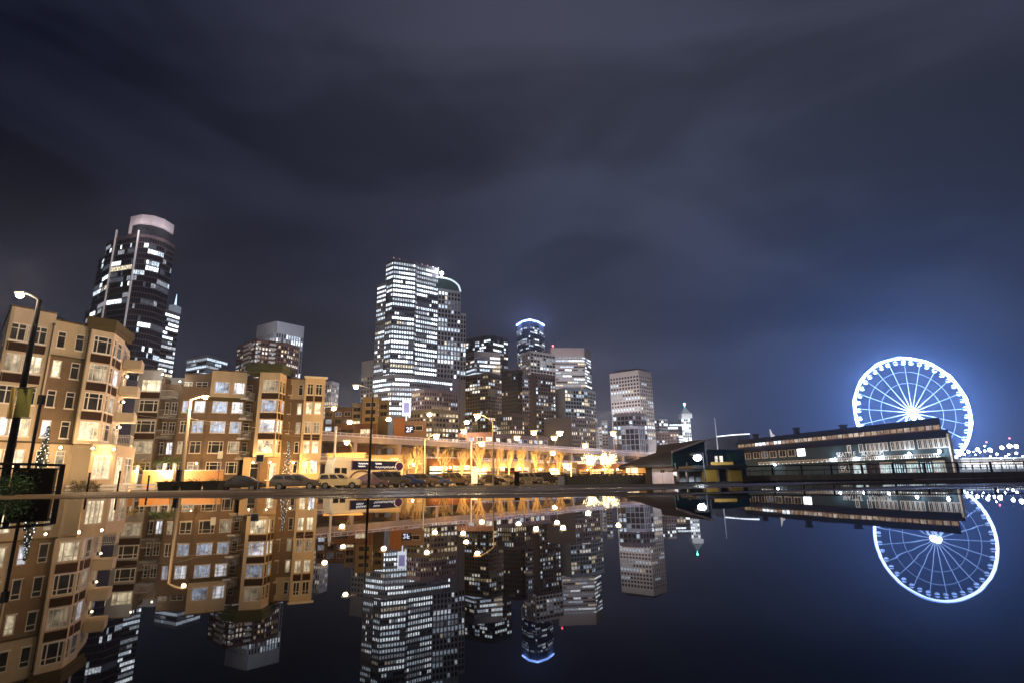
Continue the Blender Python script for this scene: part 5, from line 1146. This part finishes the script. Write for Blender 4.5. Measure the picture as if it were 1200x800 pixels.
for v in o.data.vertices: v.co.x *= 1.15; v.co.z *= .42
g = MB(); g.tube((q.x-.5, 50, 0), (q.x-.5, 50, q.z), .06); g.tube((q.x+.5, 50, 0), (q.x+.5, 50, q.z), .06); g.build('legs', galv, T)
# kiosk: flat dark roof on gold pillars
KI = thing('kiosk', (P(835, 555, 44).x, 44, 0), 'open kiosk with a flat dark roof on broad gold pillars', 'kiosk')
goldm = mat('gold_panel', (.13, .075, .014), .5, .2, var=.2, scale=2)
zt_ = P(835, 548.5, 43).z; xa, xb, xc = P(806, 548, 43).x, P(833, 548, 43).x, P(870, 548, 43).x
g = MB(); g.box(((xb+xc)/2-.6, 44.6, zt_+.13), (xc-xb+1.6, 4, .26)); g.box(((xa+xb)/2-.7, 44.4, zt_-.1), (xb-xa, 3, .12)); g.build('roof', blackm, KI)
g = MB(); x0, x1 = P(833, 545, 42.6).x, P(859, 545, 42.6).x; g.box(((x0+x1)/2, 42.55, zt_+.36), (x1-x0, .12, .22)); g.build('fascia', mat('gold_fascia', (.22, .13, .035), .5), KI)
for x0, x1, Y in ((825.5, 840, 43), (856, 869.5, 43.4)):
    a, b = P(x0, 558, Y).x, P(x1, 558, Y).x; g = MB(); g.box(((a+b)/2, Y+.35, zt_/2), (b-a, .7, zt_-.01)); g.box(((a+b)/2, Y+.35, .06), (b-a+.06, .76, .1)); g.build('pillar', goldm, KI)
R = random.Random(8)
for x0, x1, m in ((842, 847, 'stall_grey'), (848, 854, 'stall_white'), (795, 803, 'stall_grey'), (806, 812, 'stall_white'), (814, 821, 'stall_grey')):
    a, b = P(x0, 556, 45.5).x, P(x1, 556, 45.5).x; g = MB(); h = R.uniform(.7, 1.3); g.box(((a+b)/2, 45.6, h/2), (b-a, .6, h)); g.box(((a+b)/2, 45.6, h+.03), (b-a+.06, .66, .06)); g.build('counter', mat(m, (.22, .22, .24) if 'grey' in m else (.55, .57, .6), .6, var=.3), KI)
light(KI, (P(833, 550, 42).x, 41, zt_+1.5), (1, .74, .38), 42, .1)

# ------------------------------------------------------------------ long pier building
pier_w = mat('pier_teal_boards', (.045, .075, .095), .75, var=.15, scale=.6, grid=(.3, 1, .07)); pier_r = mat('pier_roof', (.026, .024, .026), .8, var=.3, scale=.8)
Y1 = 118.0
R1 = P(1112, 509, Y1); L1 = P(858, 531.5, Y1*1.62); EZ = R1.z
PBl, PBr = Vector((L1.x, L1.y)), Vector((R1.x, R1.y))
fp = Face(PBl, PBr); PB = thing('pier_building', ((PBl.x+PBr.x)/2, (PBl.y+PBr.y)/2, SZ), 'long dark teal pier building with a clerestory roof and rows of white framed windows', 'pier building')
ray = PBr.normalized(); inward = -fp.n
g = MB(); w = 20.0
wl = [PBl, PBr, PBr+ray*w*1.05, PBl+ray*w*1.05]
g.prism([tuple(p) for p in wl], SZ, EZ); g.build('wall', pier_w, PB)
def slope(mb, A, B, C, D_, th=.3): mb.hexa([Vector(p)-Vector((0, 0, th)) for p in (A, B, C, D_)]+[Vector(p) for p in (A, B, C, D_)])
def v3(p, z): return (p.x, p.y, z)
cz = EZ+1.6; k1 = ray*7.5
pn = fp.n.to_2d(); e0 = pn*.9
g = MB(); slope(g, v3(PBl+e0, EZ-.25), v3(PBr+e0, EZ-.25), v3(PBr+k1, cz), v3(PBl+k1, cz)); slope(g, v3(PBl+ray*14, cz), v3(PBr+ray*14, cz), v3(PBr+ray*22, EZ-.2), v3(PBl+ray*22, EZ-.2)); g.build('lower_roof', pier_r, PB)
CF = Face(PBl+k1, PBr+k1-(PBr-PBl).normalized()*1.5)
ch = 1.5; g = MB(); g.prism([tuple(CF.A)[:2], tuple(CF.B)[:2], tuple(Vector(CF.B[:2])+ray*6.5), tuple(Vector(CF.A[:2])+ray*6.5)], cz-.5, cz+ch); g.build('clerestory_wall', mat('clerestory_wood', (.14, .09, .06), .8, var=.2), PB)
rz_ = cz+ch+1.5; a = Vector(CF.A[:2]); b = Vector(CF.B[:2])
g = MB(); slope(g, v3(a+pn*.7, cz+ch-.1), v3(b+pn*.7, cz+ch-.1), v3(b+ray*3.3, rz_), v3(a+ray*3.3, rz_)); slope(g, v3(a+ray*3.3, rz_), v3(b+ray*3.3, rz_), v3(b+ray*7, cz+ch), v3(a+ray*7, cz+ch))
g.poly([v3(b+pn*.3, cz+ch), v3(b+ray*6.8, cz+ch), v3(b+ray*3.3, rz_-.15)]); g.build('upper_roof', pier_r, PB)
cw = [PH[3], PH[1], PH[0], PH[2], pane('clerestory_orange', (1, .68, .42), .36), pane('clerestory_pale', (1, .82, .66), .6)]
n = 40
for k in range(n):
    g = MB(); u0 = CF.L*(k+.1)/n; u1 = CF.L*(k+.9)/n; nn = 3
    for j in range(nn):
        ua = u0+(u1-u0)*j/nn; ub = u0+(u1-u0)*(j+.86)/nn; CF.quad(g, ua, ub, cz+.25, cz+ch-.35, .05)
    bright = 5 <= k <= 11 and k not in (8, 9)
    g.build('clerestory_window', PW[0] if bright else (cw[3] if k in (0, 1, 2) else cw[4] if rnd.random() < .55 else cw[5]), PB)
wz = (EZ-3.6, EZ-1.4)
def pw_(fc, px, py): return fc.u(px, py)[0]
spans = [(874.5, 881), (884, 891.5), (893.5, 901), (903, 911), (914, 922), (924.5, 933)] + [(993.5, 998), (1007, 1012)] + [(1015.5+k*5.2, 1020+k*5.2) for k in range(5)] + [(1044+k*5.6, 1049+k*5.6) for k in range(5)] + [(1075.3+k*6.2, 1080.8+k*6.2) for k in range(6)]
for x0, x1 in spans:
    py = 540-(x0-872)*.118+2; u0, u1 = fp.u(x0, py)[0], fp.u(x1, py)[0]; z0, z1_ = EZ-2.5, EZ-.45
    g = MB(); t_ = .17; fp.box(g, u0, u1, z1_-t_, z1_, .002, .14); fp.box(g, u0, u1, z0, z0+t_, .002, .14); fp.box(g, u0, u0+t_, z0+t_, z1_-t_, .002, .14); fp.box(g, u1-t_, u1, z0+t_, z1_-t_, .002, .14); fp.box(g, (u0+u1)/2-.03, (u0+u1)/2+.03, z0+t_, z1_-t_, .04, .1)
    f = g.build('window', white_m, PB); g = MB(); fp.quad(g, u0+.1, u1-.1, z0+.1, z1_-.1, .03); g.build('pane', rnd.choice([dark_glass, dark_glass, dark_glass, room_dark, PW[4]]), f)
g = MB(); u0, u1 = fp.u(935, 533)[0], fp.u(944, 533)[0]; fp.box(g, u0, u1, EZ-2.5, EZ-.5, .002, .1); g.build('window', glow('bright_window', (.95, .97, 1), 3), PB)
# white balustrade walkway half way up, with string of bulbs
u0, u1 = fp.u(893, 545)[0], fp.L-1.5; wzk = EZ-4.3
g = MB(); fp.box(g, u0, u1, wzk-.12, wzk, .002, 1.3); fp.box(g, u0, u1, wzk+.55, wzk+.68, 1.2, 1.3); nb = int((u1-u0)/.55)
for k in range(nb): fp.box(g, u0+(u1-u0)*k/nb, u0+(u1-u0)*k/nb+.16, wzk, wzk+.55, 1.22, 1.28)
bal_ = g.build('balustrade', white_m, PB)
g = MB()
for k in range(nb//3): g.ball(fp.p(u0+(u1-u0)*(k+.5)/(nb//3), 1.34, wzk-.06), .1, 4)
stuff(g.build('string_lights', glow('bulb_teal', (.75, .95, 1), 2.5), bal_))
# glazed ground floor
for k in range(7):
    ua, ub = fp.u(1001+k*15.6, 547)[0], fp.u(1001+k*15.6+14, 547)[0]; g = MB(); fp.quad(g, ua, ub, .6, wzk-1.0, .05); p_ = g.build('shop_window', pane('aquatic', (.62, .88, .95), .75, lo=.15, hi=2.0, scale=.7) if k != 1 else dark_glass, PB)
    g = MB()
    for j in range(6): u = ua+(ub-ua)*j/5; fp.box(g, u-.1, u+.1, .5, wzk-.9, .06, .16)
    fp.box(g, ua, ub, wzk-1.0, wzk-.75, .06, .16); g.build('frame', dgrey if k % 2 else white_m, p_)
lm = mat('sign_white_letters', (.75, .78, .8), .5, emit=(.8, .92, 1), es=.12)
def onwall(txt, px0, px1, py, h, nm):
    u0 = fp.u(px0, py)[0]; z = fp.u(px0, py)[1]; o = lettering(txt, nm, PB, fp.p(u0, .12, wzk+.95), fp.t, (0, 0, 1), h, lm, .04)
    wd = max(v.co.dot(fp.t) for v in o.data.vertices); k = (fp.u(px1, py)[0]-u0)/wd
    for v in o.data.vertices: v.co += fp.t*(v.co.dot(fp.t)*(k-1))
onwall('SEATTLE', 981, 1003.5, 534, 1.75, 'sign_letters'); onwall('AQUARIUM', 1010, 1036, 532, 1.75, 'sign_letters')
u = fp.u(984, 548)[0]; g = MB(); fp.box(g, u, u+3.2, .9, 3.0, .06, .2); fp.box(g, u+.12, u+3.08, 1.02, 2.88, .202, .24, 1); b_ = g.build('notice_board', [white_m, mat('board_dark', (.05, .07, .08), .5)], PB)
lettering('EK', 'board_letters', b_, fp.p(u+.5, .26, 1.2), fp.t, (0, 0, 1), 1.9, lm, .02)
for px, py in ((982, 537.5), (1009, 536.5), (1038, 535), (1069, 531), (1104.5, 528), (911, 544)):
    uu, z = fp.u(px, py); p_ = fp.p(uu, .8, z); g = MB(); g.box(p_+fp.n*-.35, (.25, .25, .5)); g.tube(p_-fp.n*.3, p_, .05); o = g.build('wall_lamp', dgrey, PB); g = MB(); g.ball(p_, .3); g.build('lamp_globe', LC, o); light(o, p_+fp.n*.9, (.78, .91, 1), 230 if px > 950 else 70, .2)
g = MB(); g.box(v3(PBr+pn*.12, (EZ+SZ)/2), (.5, .5, EZ-SZ+.6)); g.build('corner_board', white_m, PB)
for px, py, h in ((888, 506, 1.3), (955, 498, 1.7), (1017, 491, .9)):
    s = (px-858)/(1112-858); p_ = a+(b-a)*max(0.02, s)+ray*3.3; g = MB(); g.box(v3(p_, rz_+h/2-.2), (1.3, 1.3, h)); g.box(v3(p_, rz_+h-.1), (1.7, 1.7, .3)); g.build('roof_vent', pier_r, PB)
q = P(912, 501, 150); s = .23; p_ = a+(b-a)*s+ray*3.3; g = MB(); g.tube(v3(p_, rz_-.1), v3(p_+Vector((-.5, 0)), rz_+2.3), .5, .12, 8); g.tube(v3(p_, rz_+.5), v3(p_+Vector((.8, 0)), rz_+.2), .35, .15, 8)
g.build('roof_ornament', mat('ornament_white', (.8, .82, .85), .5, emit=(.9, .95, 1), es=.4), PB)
# ------------------------------------------------------------------ ferris wheel behind the pier building
WC = P(1069, 483, 256); wr = 25.0
FW = thing('ferris_wheel', (WC.x, WC.y, SZ), 'huge ferris wheel outlined in blue white light behind the pier building', 'ferris wheel')
wn = Vector((-.06, -1, 0)).normalized(); wx = Vector((-wn.y, wn.x, 0)); 
if wx.x < 0: wx = -wx
wz_ = Vector((0, 0, 1))
def wp(r, a, d=0): return WC + wx*(r*math.cos(a)) + wz_*(r*math.sin(a)) + wn*d
rimg = glow('rim_white', (.48, .64, 1.0), 4.5); spk = glow('spoke_blue', (.34, .52, 1.0), .55, .15); ringm = glow('ring_blue', (.25, .42, 1.0), .28, .12)
def ring(r, rad, m, name, d, n=84):
    g = MB(); g.path([wp(r, 2*math.pi*k/n, d) for k in range(n+1)], rad, 6); return g.build(name, m, FW)
ring(wr, .30, rimg, 'rim', .5); ring(wr, .30, rimg, 'rim', -.5); ring(wr+.62, .16, glow('halo_blue', (.10, .25, 1.0), 2.4), 'halo_ring', 0); ring(wr*.75, .12, ringm, 'ring', 0.0); ring(wr*.54, .12, ringm, 'ring', 0.0)  # outer blue ring is added to give the rim a glow
NS = 21
for k in range(NS):
    a = 2*math.pi*(k+.18)/NS; g = MB(); g.tube(wp(1.2, a, 0), wp(wr-.4, a, 0), .15, .13, 6); g.build('spoke', spk, FW)
gond = mat('gondola_white', (.45, .48, .55), .3, emit=(.6, .76, 1), es=.3); gp = None
for k in range(42):
    a = 2*math.pi*(k+.5)/42; c = wp(wr-1.6, a, 0) + Vector((0, 0, -.3))
    if gp is None:
        g = MB(); g.lathe((0, 0, -1.0), [(.35, 0), (.85, .3), (.95, .9), (.9, 1.4), (.5, 1.75)], 10); gp = g.build('gondola', gond, None, smooth=True); me0 = gp.data
        g = MB(); g.lathe((0, 0, -1.0), [(.955, .75), (.965, 1.0), (.93, 1.3)], 10); gw = g.build('window', carglass, gp, local=True); me1 = gw.data; o, w_ = gp, gw
    else:
        o = bpy.data.objects.new('gondola', me0); w_ = bpy.data.objects.new('window', me1); COL.objects.link(o); COL.objects.link(w_); w_.parent = o
    o.parent = FW; o.location = c - Vector(FW.location)
g = MB(); g.tube(WC+wn*1.9, WC-wn*1.9, 1.3, n=20); g.ball(WC+wn*1.9, 1.3, 10); g.build('hub', glow('hub_white', (.62, .78, 1), 14), FW)
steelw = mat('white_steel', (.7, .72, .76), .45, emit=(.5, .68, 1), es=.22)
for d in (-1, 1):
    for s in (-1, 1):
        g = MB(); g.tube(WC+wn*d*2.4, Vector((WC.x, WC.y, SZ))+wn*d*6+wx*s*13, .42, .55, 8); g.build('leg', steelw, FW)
light(FW, WC+wn*6, (.30, .50, 1), 130000, 2.0, 'hub_lamp')
for k in range(14):
    a = 2*math.pi*(k+.5)/14; light(FW, wp(wr+.2, a, 1.2), (.20, .40, 1), 52000, .6, 'rim_lamp')
# pier around the wheel, far right lights
pm_ = mat('pier_deck_far', (.16, .16, .17), .8, var=.2, scale=.3)
a_, b_ = P(1116, 552, 150), P(1320, 546, 150); fq = Face((a_.x, a_.y), (b_.x, b_.y)); T = thing('far_pier', (a_.x, 150, SZ), 'far pier with long pale lit bands right of the ferris wheel', 'pier')
g = MB(); fq.box(g, 0, fq.L, SZ, 1.2, -30, 0); g.build('deck', pm_, T)
g = MB(); fq.box(g, fq.u(1146, 541)[0], fq.L, 1.2, 3.9, -14, -6); g.build('arcade_wall', mat('arcade_pale', (.5, .48, .46), .7, var=.2, scale=.4), T)
for z0, z1_, m in ((1.6, 2.1, 'band_white'), (2.7, 3.2, 'band_warm')):
    u0 = fq.u(1148, 541)[0]
    for k in range(16):
        ua, ub = u0+(fq.L-u0)*k/16+.2, u0+(fq.L-u0)*(k+1)/16-.2; g = MB(); fq.box(g, ua, ub, z0, z1_, -5.95, -5.8)
        g.build('light_band', pane(m, (.85, .93, 1) if 'white' in m else (1, .86, .76), 2.0, lo=.1, hi=1.8, scale=.35), T)
g = MB(); fq.box(g, fq.u(1146, 541)[0], fq.L, 3.9, 4.2, -15, -5); g.build('roof', white_m, T)
for k in range(24):
    u = fq.L*k/24; g = MB(); fq.box(g, u-.08, u+.08, 1.2, 2.3, -.2, -.04); g.build('rail_post', dgrey, T)
g = MB(); fq.box(g, 0, fq.L, 2.3, 2.4, -.2, 0); fq.box(g, 0, fq.L, 1.75, 1.8, -.15, -.08); g.build('rail', dgrey, T)
for i, (px, py, pb, Y, sz, lab) in enumerate(((1124, 532, 549, 148, .35, 'first small white pier lamp at the foot of the ferris wheel'), (1135, 529, 549, 146, .6, 'white pier lamp just right of the ferris wheel foot'), (1145.5, 526, 548, 150, .75, 'bright white pier lamp, second right of the ferris wheel foot'), (1160, 526.5, 548, 150, .85, 'bright white pier lamp below the small red light'),
      (1174, 524, 547, 150, .8, 'bright white pier lamp left in the glaring cluster at far right'), (1183, 522, 547, 152, .95, 'brightest white pier lamp in the glaring cluster at far right'), (1191, 522.5, 547, 150, .85, 'white pier lamp right in the glaring cluster at far right'), (1154, 522, 547, 168, .3, 'faint high pier lamp left of the glaring cluster'))):
    q = P(px, py, Y); T = thing('pier_lamp', (q.x, Y, 1.2), lab, 'pier lamp', 'lamps on the far pier')
    g = MB(); g.tube((q.x, Y, 1.2), (q.x, Y, q.z), .06, .04, 8); g.build('pole', dgrey, T)
    g = MB(); g.ball((q.x, Y, q.z), sz*.5, 8); g.build('globe', LC, T)
    if i in (1, 3, 5): light(T, (q.x, Y-1.5, q.z), (.8, .92, 1), 2500, .3)
Rl = random.Random(77)
for k in range(26):
    px = 1122+k*4.6+Rl.uniform(-2, 2); Y = Rl.uniform(146, 172); q = P(px, Rl.uniform(527, 537), Y); T = thing('pier_lamp', (q.x, Y, 1.2), 'one of the many small white lamps strung low along the far pier', 'pier lamp', 'small lamps strung along the far pier')
    g = MB(); g.tube((q.x, Y, 1.2), (q.x, Y, q.z), .04, n=6); g.build('pole', dgrey, T); g = MB(); g.ball((q.x, Y, q.z), Rl.uniform(.12, .26), 6); g.build('globe', LC, T)
for px, py, Y, lab in ((1156, 517.5, 190, 'tiny red light above the bright pier lamps'), (1183, 513, 200, 'tiny red light above the glaring cluster of pier lamps')):
    q = P(px, py, Y); T = thing('mast_light', (q.x, Y, SZ), lab, 'mast light', 'red mast lights'); g = MB(); g.tube((q.x, Y, SZ), (q.x, Y, q.z), .12, .05, 6); g.build('mast', dgrey, T); g = MB(); g.ball((q.x, Y, q.z), .28, 6); g.build('lamp', glow('mast_red', (1, .15, .25), 4), T)
# far lit roof line and a radio mast behind the pier building
q0, q1 = P(840, 511.5, 900), P(878, 508.5, 900); T = thing('stadium', ((q0.x+q1.x)/2, 900, SZ), 'far stadium roof lit in a thin white line above the pier building', 'stadium')
g = MB(); n = 16; pts = []
for k in range(n+1):
    f = k/n; pts.append((q0.x+(q1.x-q0.x)*f, q0.z+(q1.z-q0.z)*f+.6*math.sin(f*math.pi)))
for (xa_, za), (xb_, zb_) in zip(pts, pts[1:]): g.hexa([(xa_, 900, SZ), (xb_, 900, SZ), (xb_, 960, SZ), (xa_, 960, SZ), (xa_, 900, za), (xb_, 900, zb_), (xb_, 960, zb_), (xa_, 960, za)])
g.build('bowl', steel_d, T); g = MB(); g.path([(x, 898, z+.6) for x, z in pts], .8, 6); g.build('roof_lights', glow('stadium_white', (.85, .9, 1), 2.2), T)
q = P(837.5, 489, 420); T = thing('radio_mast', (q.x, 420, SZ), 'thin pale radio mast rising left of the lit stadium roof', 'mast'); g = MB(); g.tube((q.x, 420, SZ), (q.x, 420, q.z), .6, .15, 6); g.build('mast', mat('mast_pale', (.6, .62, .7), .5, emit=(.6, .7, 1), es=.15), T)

# ------------------------------------------------------------------ railing on the right edge of the deck
a, b = P(872, 556, 46), P(1330, 552, 40)
ln = Vector((b.x-a.x, b.y-a.y)); 
RL = railing('pier_railing', 'dark pier railing with a heavy base beam along the right side of the deck', (a.x, a.y, .0), (b.x, b.y, .0), 1.12, blackm, .9, 2.2, .05, rails=(.35, .68, 1.0))
g = MB(); fr = Face((a.x, a.y), (b.x, b.y)); fr.box(g, -.2, fr.L, .003, .42, -.25, .15); fr.box(g, -.2, fr.L, -1.0, -.003, -.4, -.26); g.build('base_beam', plank, RL)
# ------------------------------------------------------------------ night air
hm = bpy.data.materials.new('night_air'); hm.use_nodes = True; t_ = hm.node_tree; t_.nodes.clear()
pv = N(t_, 'ShaderNodeVolumePrincipled', inp={'Color': (.9, .92, 1, 1), 'Density': 0.00010, 'Anisotropy': 0.8})
ho = N(t_, 'ShaderNodeOutputMaterial', inp={'Volume': pv.outputs[0]})
g = MB(); g.box((0, 550, 150-1.5), (2400, 1300, 302)); hz = stuff(g.build('haze', hm))
hz.display_type = 'WIRE'
